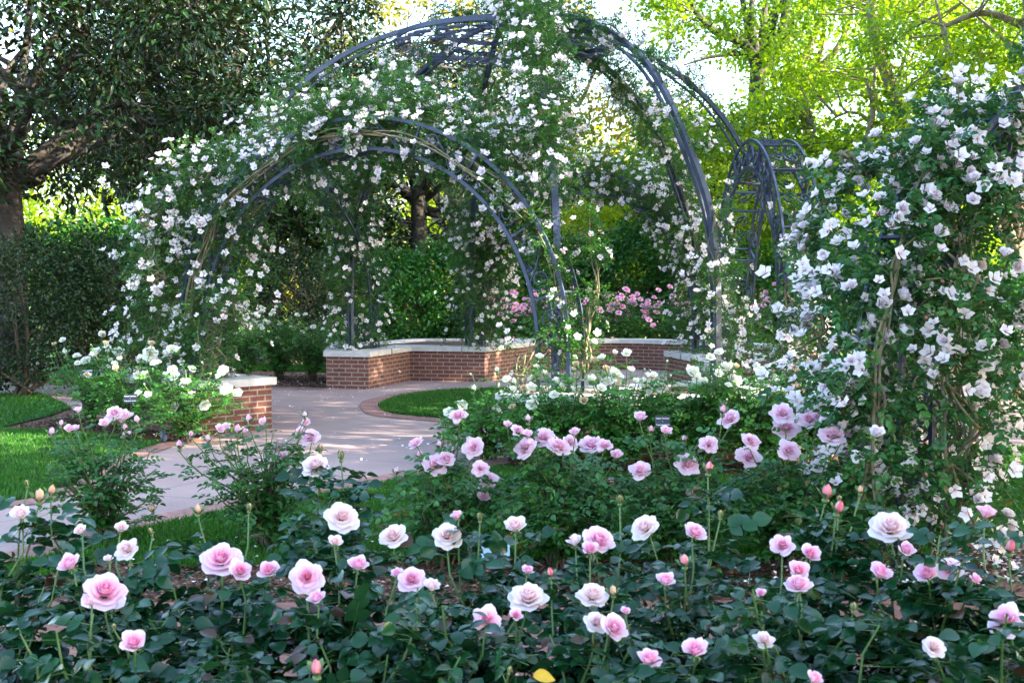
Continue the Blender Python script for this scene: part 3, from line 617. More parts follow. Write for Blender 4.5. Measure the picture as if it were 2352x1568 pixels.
def rose_arch(label, f0, f1, zc, depth=.42, dr=.33, zs=.95, zb=.58, nseg=11, group='iron rose arches', name='rose_arch'):
    """two pairs of curved rails joined by rungs, with scrolls between outer and inner rails"""
    f0 = np.array([*f0, 0.0]); f1 = np.array([*f1, 0.0]); c = (f0 + f1) / 2; half = np.linalg.norm(f1 - f0) / 2; u = N(f1 - f0); nn = np.array([u[1], -u[0], 0.0]); up = np.array([0, 0, 1.0])
    t = thing(name, label, 'arch', (c[0], c[1], zb), group)
    def curve(a, b):
        th = np.linspace(math.pi, 0, 41); p = c + np.outer(np.cos(th) * a, u) + np.outer(zs + np.sin(th) ** .92 * b, up)
        bot = lambda s: np.array([c + u * s * a + up * (zb + (zs - zb) * k / 3) for k in range(3)])
        return np.vstack([bot(-1), p, bot(1)[::-1]])
    po = curve(half + dr / 2, zc - zs); pi = curve(half - dr / 2, zc - zs - dr)
    for k in (-1, 1):
        for p in (po, pi):
            mb = MB(); bar(mb, p + nn * k * depth / 2, nn, .028 if zb else .026, .038 if zb else .034); mb.build('rail', M['metal'], t, smooth=False)
    idx = np.linspace(1, len(po) - 2, nseg).astype(int)
    for i in idx:
        mb = MB()
        for k in (-1, 1): bar(mb, np.array([po[i] + nn * k * depth / 2, pi[i] + nn * k * depth / 2]), nn, .03, .02)
        for p in (po, pi): bar(mb, np.array([p[i] + nn * depth / 2, p[i] - nn * depth / 2]), N(po[i] - pi[i]), .03, .02)
        mb.build('rung', M['metal'], t, smooth=False)
    for a, b in zip(idx[:-1], idx[1:]):
        mb = MB()
        m0 = (po[a] + pi[a]) / 2; m1 = (po[b] + pi[b]) / 2; ex = N(m1 - m0); ey = N((po[a] - pi[a]) + (po[b] - pi[b])); L = np.linalg.norm(m1 - m0); rr = min(.12, L * .24)
        for k in (-1, 1):
            o = nn * k * depth / 2
            # an S: two volutes of opposite hand joined by a diagonal
            c0 = m0 + ex * L * .28 + ey * .02 + o; c1 = m0 + ex * L * .74 - ey * .02 + o
            scroll(mb, c0 + ey * rr, ex, ey, nn, .022, .012, 1.5, .025, rr, math.pi / 2, 1)
            scroll(mb, c1 - ey * rr, ex, ey, nn, .022, .012, 1.5, .025, rr, -math.pi / 2, 1)
            bar(mb, resample([c0 + ey * rr, (c0 + c1) / 2 + ey * .02, c1 - ey * rr], 8), nn, .022, .012)
        if depth > .3:
            for q in (po, pi):
                qm = (q[a] + q[b]) / 2
                for s_ in (-1, 1): scroll(mb, qm + nn * s_ * .0, nn * s_, ex, ey, .02, .01, 1.3, .02, .085, math.pi, s_)
        mb.build('scroll_panel', M['metal'], t, smooth=False)
    return t, po, pi, nn
a1, a1o, a1i, a1n = rose_arch('large iron rose arch with scrollwork over the front entrance', (-3.62, 14.25), (.50, 12.45), 3.47)
a2, a2o, a2i, a2n = rose_arch('narrow looking iron arch with ladder rungs seen edge on at the right', (3.0, 16.6), (3.28, 13.7), 3.45, depth=.46)
a3, a3o, a3i, a3n = rose_arch('rose covered arch at the back right of the pavilion above the curved wall', (-.55, 21.4), (3.1, 19.2), 3.5)
a4, a4o, a4i, a4n = rose_arch('iron arch behind the front arch at the back left of the pavilion', (-3.95, 15.4), (-2.5, 20.5), 3.5, zb=0.0)
a5, a5o, a5i, a5n = rose_arch('large near arch covered with big blush roses at the right edge', (2.34, 7.45), (5.5, 9.5), 3.08, depth=.34, zb=0.0, dr=.30)

# ================================================================= climbing roses
DLF = 1.7
def climber(label, root, strokes, bsize=.10, kind='C', lsize=.042, lod='low', canes=6, group='climbing roses on the iron frames', nmax=100, budf=.12, old=True, leafmat='leaf_climb', mat='p_blush', cast=None):
    """strokes: (points, radius, leaflet sprigs per metre, blooms per metre)"""
    root = np.asarray(root, float); t = thing('climbing_rose', label, 'climbing rose', root, group)
    lf = MB(); cn = MB(); BP, BA = [], []
    for pts, rd, dl, db in strokes:
        dl *= DLF * (.72 if kind == 'CB' else 1); db *= 2.1
        p = resample(pts, 40); T = N(np.gradient(p, axis=0)); L = np.linalg.norm(np.diff(p, axis=0), axis=1).sum()
        A = N(np.cross(T, np.array([.1, .05, 1.0]))); B = np.cross(T, A); n = int(dl * L)
        rd = np.broadcast_to(rd, (40,)) if np.ndim(rd) == 0 else np.interp(np.linspace(0, 1, 40), np.linspace(0, 1, len(rd)), rd)
        # clumped sprigs: shoots leave the stroke, sprigs gather along the shoots
        ns = max(4, int(n / 16)); si = R.uniform(0, 38.99, ns); i0 = si.astype(int); fr = (si - i0)[:, None]
        c0 = p[i0] * (1 - fr) + p[i0 + 1] * fr; ph = R.uniform(0, 6.283, ns); rr = rd[i0]
        out = np.cos(ph)[:, None] * A[i0] + np.sin(ph)[:, None] * B[i0]; out[:, 2] += .25; along = T[i0] * R.normal(0, .7, (ns, 1))
        tip = c0 + (out * R.uniform(.55, 1.15, (ns, 1)) + along) * rr[:, None]; tip[:, 2] -= .1 * rr * R.random(ns)
        for k in range(min(ns, 160)): tube(lf, resample([c0[k], (c0[k] + tip[k]) / 2 + R.normal(0, .05, 3) * rr[k] + np.array([0, 0, .1 * rr[k]]), tip[k]], 6), [.004, .002], 3, m=1)
        per = max(1, n // ns); f = R.uniform(.15, 1.08, (ns, per, 1)) ** .7
        q = (c0[:, None] * (1 - f) + tip[:, None] * f + R.normal(0, 1, (ns, per, 3)) * (.13 * rr[:, None, None] + .02)).reshape(-1, 3)
        dd = np.repeat(out, per, 0) + R.normal(0, .8, (len(q), 3))
        compound(lf, lod, q, dd, lsize * R.uniform(.7, 1.2, len(q)), 5)
        nb = int(db * L)
        car = R.permutation(ns)[:max(3, int(ns * .6))]; ks = car[R.integers(0, len(car), nb)]; bp = tip[ks] + R.normal(0, 1, (nb, 3)) * (.09 * rr[ks][:, None] + .038)
        ba = out[ks] * .7 + R.normal(0, .3, (nb, 3)) + np.array([.0, -.55, .4]); BP.append(bp); BA.append(ba)
        for k in range(canes):
            off = R.normal(0, .35, (9, 3)) * np.interp(np.linspace(0, 1, 9), np.linspace(0, 1, 40), rd)[:, None] * .5
            e = R.uniform(.5, 1); m = p[np.linspace(0, int(39 * e), 9).astype(int)] + off
            tube(cn, resample(m, 40), np.linspace(.013, .006, 40), 5)
    BP = np.concatenate(BP); BA = np.concatenate(BA); sel = R.permutation(len(BP)); BP = BP[sel]; BA = BA[sel]
    sz = bsize * R.uniform(.75, 1.2, len(BP))
    for k in range(min(nmax, len(BP))):
        kd = 'CU' if R.random() < budf else kind
        put_bloom(t, kd, BP[k], sz[k] * (.5 if kd == 'CU' else 1), BA[k])
    if len(BP) > nmax: put_rest(t, 'C', BP[nmax:], sz[nmax:], BA[nmax:], mat)
    cn.build('cane', M['cane_old'] if old else M['cane'], t); lf.build('leaves', [M[leafmat], M['cane']], t, smooth=False)
    return t
mid = lambda o, i: (o + i) / 2
am = (a1o + a1i) / 2
# front arch, left half: heavy cover
climber('climbing rose heavily covering the left leg of the front arch', (-3.8, 14.3, .55), [
    (am[:10], [.55, .75, .7], 620, 34), (am[8:22], [.55, .5, .35], 420, 24),
    ([P(430, 845, 14.1), P(360, 780, 14.2), P(400, 640, 14.3), P(350, 560, 14.4)], .5, 420, 28),
    ([P(330, 600, 14.2), P(420, 480, 14.2), P(520, 390, 14)], .42, 420, 30),
    (am[4:38] + np.array([-.1, -.28, 0]), [.2, .14, .2], 70, 12), ([P(330, 520, 13.9), P(400, 430, 13.9), P(500, 380, 13.9)], .3, 300, 44), ([P(360, 660, 13.9), P(340, 560, 13.9)], .35, 300, 44),
    ([P(470, 860, 13.7), P(500, 760, 13.7), P(540, 660, 13.8)], .4, 380, 22)], group='climbing roses on the iron frames', nmax=100)
climber('climbing rose along the crown and right shoulder of the front arch', (-.4, 13.0, 2.6), [
    (am[20:38], [.3, .32, .22], 330, 22), ([P(700, 300, 13.5), P(860, 240, 13.4), P(1010, 300, 13.2), P(1150, 400, 12.9)], .33, 420, 30),
    ([P(900, 360, 13.3), P(1050, 380, 13.1), P(1180, 470, 12.8)], .22, 230, 16)], canes=3)
climber('sparse thorny climbing rose with bare canes on the right leg of the front arch', (.55, 12.2, .58), [
    (am[30:], [.2, .16, .2], 190, 9), (am[30:] + np.array([.05, -.2, 0]), .12, 110, 5), ([P(1240, 960, 12.0), P(1195, 880, 12.1), P(1225, 800, 12.2), P(1290, 740, 12.3)], .2, 150, 7), ([P(1340, 860, 12.2), P(1345, 780, 12.3), P(1370, 650, 12.4), P(1340, 500, 12.6)], .16, 160, 7)], canes=6, bsize=.085)
# dome
rp = {a: resample(rib_pts(a, s), 50) for a, s in RIBS}
climber('climbing rose on the left rib of the dome', (-3.4, 14.6, .58), [
    (rp[190][17:34] + np.array([-.15, .1, -.1]), [.2, .45], 320, 28), (rp[190][6:16] + np.array([0, 0, -.25]), .2, 120, 8),
    ([P(530, 400, 14.4), P(690, 320, 14.4), P(850, 265, 14.6), P(1000, 230, 15)], .34, 360, 30), ([P(690, 290, 15.2), P(800, 220, 15.4), P(930, 190, 15.6)], .2, 160, 18)], canes=3)
climber('climbing rose on the front rib of the dome hanging from its top', (.5, 12.6, .6), [
    (rp[278][4:36] + np.array([0, -.16, .03]), [.25, .36, .34], 460, 38), ([P(1220, 110, 15.6), P(1230, 230, 14.2), P(1190, 330, 13.6), P(1160, 420, 13.4)], .35, 360, 30),
    ([P(1060, 330, 13.8), P(1180, 380, 13.6), P(1290, 430, 13.2)], .26, 240, 26)], canes=3)
climber('climbing rose over the top of the dome', (CX, CY, 5.1), [
    (np.vstack([rp[190][7:2:-1], rp[42][2:12]]) + np.array([0, 0, .1]), .13, 300, 5), (rp[42][4:16] + np.array([0, 0, .05]), .26, 380, 12), (rp[305][3:14], .25, 300, 8)], canes=1)
climber('climbing rose on the right rib of the dome', (3.1, 18.8, .6), [
    (rp[305][12:32], [.2, .16, .2], 120, 12), (rp[305][36:], .24, 180, 14), (rp[42][8:], [.25, .4], 300, 22), (rp[8][14:26], .3, 200, 10),
    ([P(1420, 180, 17.8), P(1470, 260, 18), P(1500, 350, 18)], .22, 200, 14)], canes=2)
climber('climbing rose on the back left ribs behind the left planter', (-2.4, 20.4, .6), [
    (rp[125][14:], [.35, .5, .5], 360, 20), (((a4o + a4i) / 2)[14:], .5, 330, 16), ([P(700, 420, 19), P(850, 380, 19.5), P(1000, 360, 20)], .45, 260, 16)], canes=3)
climber('climbing rose on the back rib of the dome in the middle', (-.7, 21.2, .6), [
    (rp[97.5][14:], [.35, .45, .5], 380, 18), (rp[97.5][30:] + np.array([.3, .2, 0]), .5, 380, 22), (((a3o + a3i) / 2)[:12], .4, 360, 18)], canes=3)
climber('climbing rose covering the back right arch above the curved wall', (3.2, 19.4, .6), [
    (((a3o + a3i) / 2)[8:36] + np.array([0, -.1, .05]), .42, 900, 70), (((a3o + a3i) / 2)[30:], .55, 620, 46)], canes=2)
climber('climbing rose on the narrow side arch at the right', (3.2, 17.7, .6), [
    (((a2o + a2i) / 2)[:9], .22, 180, 14), (((a2o + a2i) / 2)[16:34], .2, 90, 4), (((a2o + a2i) / 2)[34:], [.2, .4], 320, 34), ([P(1720, 860, 15.8), P(1700, 760, 15.8), P(1670, 640, 16)], .22, 220, 22), ([P(1850, 560, 13.2), P(1830, 700, 13.2), P(1800, 820, 13.2)], [.2, .36, .4], 300, 34)], canes=4)
# near right rose mass
big = dict(kind='CB', lsize=.052, lod='mid', bsize=.096, budf=.14, leafmat='leaf_mid')
climber('near climbing rose with big blush blooms on the left leg of the right edge arch', (2.4, 7.6, 0), [
    ([(2.35, 7.45, .1), (2.35, 7.5, .8), (2.4, 7.6, 1.5), (2.45, 7.7, 2.1)], [.45, .62, .6, .5], 460, 62),
    ([(2.5, 7.7, 1.8), (2.7, 7.85, 2.35), (3.0, 8.0, 2.6)], [.36, .36, .3], 400, 60), ([(2.6, 7.1, .2), (2.65, 7.15, 1.0), (2.7, 7.3, 1.8), (2.85, 7.5, 2.4)], [.32, .42, .42, .35], 340, 44)], canes=8, **big)
climber('near climbing rose in front of the left leg of the right edge arch', (2.2, 7.1, 0), [
    ([P(1990, 1150, 7.0), P(2010, 900, 7.0), P(2050, 640, 7.05), P(2110, 430, 7.2), P(2200, 290, 7.6)], [.2, .24, .16, .16, .2], 330, 40)], canes=4, **big)
climber('near climbing rose trailing to the right of the right edge arch', (2.9, 8.0, 0), [
    ([(2.85, 7.9, .5), (2.95, 7.9, 1.1), (3.0, 7.9, 1.8), (2.9, 7.9, 2.4)], [.35, .5, .45, .35], 360, 46),
    ([(2.75, 7.7, 2.4), (3.1, 8.0, 2.68), (3.7, 8.4, 2.9), (4.6, 8.9, 2.95)], [.3, .28, .28], 330, 46)], canes=4, **big)

climber('near climbing rose sprawling left of the right edge arch', (2.1, 7.7, 0), [
    ([P(1940, 960, 8.0), P(1900, 820, 8.1), P(1890, 660, 8.1), P(1920, 480, 8.1)], [.3, .34, .26, .14], 280, 38), ([P(1930, 350, 8), P(1990, 400, 8), P(2060, 400, 8)], .14, 180, 26)], canes=3, **big)

# ================================================================= rose bushes
def px_bloom(x, y, s, kind, D, lean=None):
    p = P(x, y, D); dm = s * D / F
    up = {'O': 1.1, 'OP': 1.5, 'H': 1.7, 'HP': 2, 'L': 1.0, 'LH': 1.6, 'W': 1.1, 'WH': 2, 'R': .8}.get(kind, 3.5)
    ax = np.array([R.normal(0, .5), -1 + R.normal(0, .3), up + R.normal(0, .3)]); ax = N(ax)
    if kind in ('B', 'BP', 'BG', 'LB', 'WB', 'RB', 'CU'): dm *= 2.1
    elif kind[0] == 'L': dm *= 1.28
    else: dm *= 1.04
    return (kind, p - ax * dm * .2, dm, ax)
FG = [(48,1180,50,'HP'),(90,1143,28,'BP'),(118,1130,22,'BP'),(62,1112,14,'BG'),(185,1218,34,'HP'),(278,1212,36,'HP'),(291,1260,55,'OP'),(160,1295,60,'H'),(240,1358,100,'O'),(205,1383,28,'H'),(250,1283,28,'HP'),
 (307,1476,72,'H'),(508,1283,88,'O'),(552,1311,62,'H'),(617,1310,60,'H'),(705,1325,76,'O'),(728,1374,50,'H'),(455,1173,22,'BP'),(724,1068,65,'OP'),(735,1034,16,'BG'),(783,1050,18,'BG'),(785,1187,76,'OP'),(770,1243,38,'HP'),
 (822,1297,55,'H'),(903,1230,65,'OP'),(572,1168,16,'BG'),(727,1540,36,'B'),(347,1222,14,'BG'),(1027,1230,65,'OP'),(1050,1184,34,'H'),(1183,1208,60,'HP'),(1102,1190,16,'BG'),(945,1330,66,'O'),(912,1317,34,'H'),(992,1346,45,'HP'),
 (1213,1370,85,'OP'),(1118,1422,68,'O'),(1185,1412,36,'H'),(1212,1310,35,'H'),(1265,1318,20,'B'),(1320,1243,45,'HP'),(1375,1240,76,'O'),(1355,1262,48,'H'),(1480,1210,65,'OP'),(1423,1150,18,'BG'),(1362,1365,72,'OP'),(1408,1360,22,'BP'),
 (1410,1440,70,'O'),(1370,1428,55,'OP'),(1437,1403,28,'H'),(1489,1515,65,'H'),(1596,1492,68,'H'),(1596,1222,56,'O'),(1572,1292,26,'B'),(1528,1333,52,'H'),(1628,1078,24,'B'),(1655,1184,16,'BG'),(1797,1252,55,'O'),(1860,1272,55,'H'),
 (1833,1310,58,'H'),(1833,1342,62,'O'),(1747,1362,30,'H'),(1925,1170,28,'B'),(1898,1135,30,'B'),(1927,1147,14,'BG'),(1976,1127,18,'BP'),(2045,1210,90,'OP'),(2080,1262,50,'H'),(2022,1315,62,'H'),(2130,1318,62,'H'),(2180,1308,58,'O'),
 (2265,1178,52,'H'),(2310,1425,86,'O'),(2145,1485,55,'OP'),(1870,1558,45,'H'),(1960,1397,18,'BG'),(2320,1260,30,'B'),(1755,1468,50,'OP'),(262,1140+300,12,'BG'),(1170,1540,14,'BG'),(2240,1330,34,'H')]
FD = lambda y: 4.35 - (y - 1150) * .0034
roots = [(-60, 3.7), (240, 3.35), (540, 3.9), (800, 3.45), (1090, 3.6), (1400, 3.3), (1590, 4.0), (1850, 3.5), (2130, 3.9), (2360, 3.4)]
names = ['pink rose bush cut by the left edge of the picture in front', 'pink rose bush with one large upright bloom low at the bottom left', 'pink rose bush bearing three blooms in a row in the left foreground',
 'foreground rose bush with tall pale bloom and green buds left of centre', 'pink rose bush at the bottom centre of the foreground', 'foreground rose bush with paired pink blooms right of centre', 'foreground rose bush with a single round pink bloom and low side blooms',
 'foreground rose bush with stacked pink blooms and two tall pink buds', 'foreground rose bush with the largest pale bloom on top', 'foreground rose bush cut by the right edge of the picture']
assign = {k: [] for k in range(len(roots))}
for x, y, s, kd in FG:
    D = FD(y); k = min(range(len(roots)), key=lambda i: abs(roots[i][0] - x) + 60 * abs(roots[i][1] - D)); assign[k].append(px_bloom(x, y, s, kd, D))
for k, (x, D) in enumerate(roots):
    X = (x - 1176) / F * D
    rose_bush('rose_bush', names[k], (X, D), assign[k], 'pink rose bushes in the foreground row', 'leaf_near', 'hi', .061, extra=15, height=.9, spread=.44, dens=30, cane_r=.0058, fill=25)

LBx = {0: [(262,948,36,'L'),(280,958,44,'LH'),(180,942,20,'LH'),(118,995,18,'LB'),(160,985,22,'LH'),(172,984,20,'LH'),(290,1000,22,'LH'),(315,968,18,'LB'),(288,985,14,'LB'),(240,972,24,'LH'),(140,975,14,'LB'),(350,1170,16,'BP')],
 1: [(505,985,22,'LH'),(545,990,20,'LB'),(572,967,20,'LB'),(605,968,20,'LH'),(640,1030,30,'LH'),(712,1003,40,'L'),(690,990,22,'LH'),(702,970,22,'LH'),(650,1045,20,'LH'),(437,1055,15,'LB'),(440,1000,14,'LB'),(412,1025,18,'LB'),(520,980,20,'LH'),(558,990,20,'LH'),(527,1020,14,'LB'),(478,1010,16,'LB'),(700,955,14,'LB')],
 2: [(1088,1027,44,'L'),(953,1017,32,'L'),(1000,1066,50,'L'),(1025,1052,40,'L'),(1052,953,38,'L'),(965,1048,18,'LB'),(1121,1100,44,'L'),(1103,1075,34,'L'),(1098,1130,28,'L'),(1110,1142,28,'LH'),(1010,1025,18,'LB'),(1040,1035,14,'LB'),(910,1085,16,'LB')],
 3: [(1205,1027,48,'L'),(1248,1003,44,'L'),(1283,1023,50,'L'),(1310,1015,36,'L'),(1358,1019,52,'L'),(1388,1021,36,'L'),(1320,993,24,'LH'),(1190,988,30,'L'),(1212,998,26,'LH'),(1165,975,20,'LH'),(1213,965,18,'LB'),(1415,1045,28,'LH'),(1402,1110,22,'LB')],
 4: [(1470,958,30,'LH'),(1470,1079,44,'L'),(1530,990,26,'LH'),(1580,1065,50,'L'),(1628,1020,38,'L'),(1675,960,46,'L'),(1600,1132,42,'L'),(1660,945,20,'LB'),(1495,990,16,'LB'),(1572,1010,14,'LB'),(1590,1138,30,'LH')],
 5: [(1720,1048,52,'L'),(1725,1012,40,'L'),(1798,948,48,'L'),(1805,982,54,'L'),(1860,960,46,'L'),(1812,1033,48,'L'),(1912,998,54,'L'),(1945,1042,46,'L'),(1945,998,22,'LH'),(1878,955,24,'LH')]}
midr = [(240, 1245, 'lilac rose bush standing before the lawn, leftmost of the middle row', 1.0), (610, 1262, 'lilac rose bush in front of the path with many small buds', 1.0), (1010, 1298, 'lilac rose bush with a leaning cluster of blooms left of the dense middle bushes', 1.0),
        (1290, 1302, 'lilac rose bush with a row of full blooms behind the white card', 1.0), (1560, 1302, 'lilac rose bush in the middle row in front of the black rose label', 1.0), (1810, 1300, 'lilac rose bush with the tallest full blooms beside the near arch', 1.0)]
for k, (x, y, nm, s) in enumerate(midr):
    r0 = G(x, y); D = r0[1]; bl = [px_bloom(a, b, c, kd, D + R.uniform(-.25, .15)) for a, b, c, kd in LBx[k]]
    heavy = k >= 3
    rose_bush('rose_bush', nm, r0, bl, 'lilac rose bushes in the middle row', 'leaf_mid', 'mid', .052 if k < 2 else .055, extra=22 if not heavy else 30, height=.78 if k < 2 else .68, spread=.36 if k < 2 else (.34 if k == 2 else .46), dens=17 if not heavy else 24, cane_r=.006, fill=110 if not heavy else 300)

# white rose bushes
def white_bush(label, x, y, D, w_, h, nb, group, kinds=('W', 'W', 'WB', 'WH', 'W', 'WB', 'S'), bs=.085, fill=260, leaf='leaf_white', extra=14, z0=0.0, name='rose_bush', pxb=(), lsz=.05):
    r0 = np.array([(x - 1176) / F * D, D, z0]); bl = [px_bloom(a, b, c, kd, D + R.uniform(-.3, .1)) for a, b, c, kd in pxb]
    for k in range(nb):
        a = R.uniform(0, 6.283); q = w_ * math.sqrt(R.random()); hh = h * (1.0 - .3 * (q / w_) ** 2) * R.uniform(.84, 1.24); kd = kinds[R.integers(0, len(kinds))]
        p = r0 + np.array([math.cos(a) * q, math.sin(a) * q - .05, hh]); s = bs * (R.uniform(.4, .6) if kd[-1] == 'B' and len(kd) > 1 else R.uniform(.8, 1.15))
        bl.append((kd, p, s, N([R.normal(0, .4), -.8 + R.normal(0, .3), 1.2])))
    rose_bush(name, label, r0, bl, group, leaf, 'mid', lsz, extra=extra, height=h * .93, spread=w_, dens=14, cane_r=.006, fill=fill)
gA = 'white rose bushes beside the left planter'
white_bush('white rose bush at the left end of the left planter', 205, 965, 14.6, .55, .98, 20, gA, pxb=[(220,808,30,'W'),(196,827,24,'W'),(270,806,26,'W'),(150,812,16,'WB')])
white_bush('white rose bush in front of the left planter behind the black label', 300, 985, 13.6, .56, .98, 20, gA, pxb=[(345,813,36,'W'),(395,800,26,'W'),(385,812,30,'W'),(315,860,22,'W')])
white_bush('white rose bush at the corner of the left planter beside the ground spotlight', 425, 1000, 12.9, .55, .86, 16, gA, pxb=[(400,863,28,'W'),(425,878,28,'W'),(512,850,30,'W'),(520,893,30,'W'),(545,900,24,'W'),(470,930,28,'W'),(400,935,24,'W'),(440,905,22,'W'),(395,850,28,'W')])
gC = 'white rose bushes in front of the right planter'
wl_ = [(1120, 11.6, .45, .72, 4, 'white rose bush with sparse blooms left of the right planter', [(1030,945,24,'W'),(1062,929,28,'W'),(1140,945,26,'W'),(1088,895,16,'WB'),(1142,852,14,'WB'),(1182,880,16,'WB')]),
 (1290, 11.1, .5, .88, 22, 'white rose bush in front of the left end of the right planter', [(1222,888,26,'W'),(1222,928,30,'W'),(1290,885,18,'WH')]),
 (1440, 11.0, .5, .95, 24, 'white rose bush with the widest bloom below the curved wall', [(1415,860,40,'W'),(1395,875,30,'W'),(1485,888,34,'W'),(1520,890,32,'W'),(1430,925,34,'W'),(1525,930,34,'W')]),
 (1600, 11.1, .5, .95, 26, 'white rose bush in sunlight directly behind the lilac blooms', [(1592,852,34,'W'),(1600,872,22,'W'),(1660,855,24,'W')]),
 (1750, 11.0, .5, .95, 26, 'white rose bush second from the near arch in the sunlit row', [(1690,872,32,'W'),(1660,930,26,'WH')]),
 (1890, 11.2, .5, .92, 22, 'white rose bush half hidden behind the near climbing roses', [(1868,884,34,'W'),(1840,905,26,'W')])]
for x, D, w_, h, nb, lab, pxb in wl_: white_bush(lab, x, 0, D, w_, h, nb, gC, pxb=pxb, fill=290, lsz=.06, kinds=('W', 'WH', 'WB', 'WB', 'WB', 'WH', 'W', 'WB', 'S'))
gB = 'white rose bushes behind the left part of the path'
for x, D, lab in ((560, 21.2, 'far white rose bush just right of the left planter'), (640, 21.5, 'far white rose bush full of small buds between the planters'), (715, 21.3, 'far white rose bush beside the stepped planter')):
    white_bush(lab, x, 0, D, .62, 1.12, 30, gB, kinds=('W', 'WB', 'WB'), bs=.09, fill=340)
gR = 'white rose bushes beyond the near arch'
for x, D, lab in ((2150, 15.5, 'white rose bush seen behind the near climbing roses'), (2260, 15, 'white rose bush near the right edge beyond the near arch'), (2390, 14.6, 'white rose bush cut by the right edge beyond the path')):
    white_bush(lab, x, 0, D, .75, 1.15, 34, gR, kinds=('W', 'WB', 'WB'), bs=.085, fill=420)
gP = 'pink rose bushes beyond the curved wall'
labs = ['far pink rose bush behind the stepped planter', 'far pink rose bush beyond the right leg of the front arch', 'far pink rose bush behind the curved wall left of its middle', 'far pink rose bush behind the middle of the curved wall', 'far pink rose bush behind the curved wall beside the dome rib', 'far pink rose bush seen through the narrow side arch', 'far pink rose bush left of the near climbing roses']
for x, lab in zip((1160, 1250, 1350, 1440, 1540, 1650, 1790), labs):
    white_bush(lab, x, 0, 25.6, .62, 1.38, 42, gP, kinds=('R', 'R', 'R', 'RB'), bs=.15, fill=520, leaf='leaf_white')

# ================================================================= trees and shrubs
def ellipsoid_pts(n, c, rd, shell=.0):
    d = N(R.normal(0, 1, (n, 3))); q = (shell + (1 - shell) * R.random((n, 1))) ** (1 / 3); return np.asarray(c) + d * q * np.asarray(rd)
def crown(lf, cl, n, leafkind, lsize, crad, gravity=.25, wide=1.0):
    ci = R.integers(0, len(cl), n); pos = cl[ci] + R.normal(0, 1, (n, 3)) * crad * np.array([1, 1, .75])
    d = (pos - cl[ci]) / crad + R.normal(0, .6, (n, 3)); d[:, 2] -= gravity; nr = np.array([0, 0, 1.0]) + R.normal(0, .55, (n, 3))
    rr = np.clip(R.random(len(cl))[ci] * .5 + R.random(n) * .5, 0, 1)
    place(lf, leafkind, pos, d, nr, lsize * R.uniform(.65, 1.25, n), rr, wide=wide)
def tree(label, base, cc, rd, nclump, nleaf, lsize, crad, leaf, kind='long', trunk_r=.2, bark='bark', paths=(), group=None, name='tree', limbs=9, cat='tree', wide=1.0, low=.35, fork=None, extra_clumps=None):
    base = np.asarray(base, float); cc = np.asarray(cc, float); t = thing(name, label, cat, base, group); tr = MB(); lf = MB()
    top = cc + np.array([0, 0, rd[2] * .55]); fk = np.array(fork) if fork is not None else base + (cc - base) * low
    tp = resample([base, base + (fk - base) * .5 + R.normal(0, .1, 3), fk], 10); tube(tr, tp, np.linspace(trunk_r * 1.25, trunk_r * .85, 10), 9)
    cl = ellipsoid_pts(nclump, cc, rd, .25)
    ends = ellipsoid_pts(limbs, cc, np.array(rd) * .8, .5); ends[0] = top
    limbpts = []
    for e in ends:
        m = fk + (e - fk) * .5 + R.normal(0, .12, 3) * np.linalg.norm(e - fk) + np.array([0, 0, .1]); q = resample([fk, m, e], 14)
        tube(tr, q, np.linspace(trunk_r * .5, trunk_r * .07, 14), 7); limbpts.append(q)
    LPp = np.concatenate([q[3:] for q in limbpts] + [resample(np.array([P(*k) for k in pth]), 20) for pth, a, b_ in paths])
    for c in cl:
        i = np.argmin(((LPp - c) ** 2).sum(1)); s = LPp[i]; L = np.linalg.norm(c - s)
        if L > .2: tube(tr, resample([s, (s + c) / 2 + R.normal(0, .12, 3) * L, c], 7), np.linspace(min(.035, trunk_r * .16), .008, 7), 4)
    for pth, a, b_ in paths: tube(tr, resample(np.array([P(*k) for k in pth]), 30), np.linspace(a, b_, 30), 8)
    if extra_clumps is not None: cl = np.vstack([cl, extra_clumps])
    crown(lf, cl, nleaf, kind, lsize, crad, wide=wide)
    tr.build('trunk', M[bark], t); lf.build('crown', M[leaf], t, smooth=False); return t
gt = 'trees around the rose garden'
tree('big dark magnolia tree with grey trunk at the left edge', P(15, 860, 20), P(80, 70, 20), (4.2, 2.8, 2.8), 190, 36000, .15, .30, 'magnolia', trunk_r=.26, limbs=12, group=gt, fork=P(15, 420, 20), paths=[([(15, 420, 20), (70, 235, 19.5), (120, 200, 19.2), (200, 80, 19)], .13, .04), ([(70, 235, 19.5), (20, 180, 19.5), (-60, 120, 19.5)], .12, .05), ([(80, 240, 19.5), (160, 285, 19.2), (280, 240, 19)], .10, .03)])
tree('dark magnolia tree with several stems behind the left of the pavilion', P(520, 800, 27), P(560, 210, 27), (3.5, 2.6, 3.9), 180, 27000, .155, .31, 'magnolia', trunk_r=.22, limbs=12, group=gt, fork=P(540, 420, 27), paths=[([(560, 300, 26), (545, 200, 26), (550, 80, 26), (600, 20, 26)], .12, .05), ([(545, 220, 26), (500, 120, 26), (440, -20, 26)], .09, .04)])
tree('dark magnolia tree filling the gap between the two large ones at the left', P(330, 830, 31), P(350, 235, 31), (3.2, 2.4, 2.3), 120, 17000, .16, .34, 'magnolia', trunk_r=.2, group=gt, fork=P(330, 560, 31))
tree('magnolia tree with dark trunk seen through the middle of the pavilion', P(965, 800, 29), P(930, 340, 29), (3.5, 2.6, 2.9), 120, 16000, .16, .33, 'magnolia', trunk_r=.22, limbs=10, group=gt, fork=P(962, 470, 29), paths=[([(965, 620, 28.5), (960, 480, 28.5), (965, 380, 28.5)], .2, .14)])
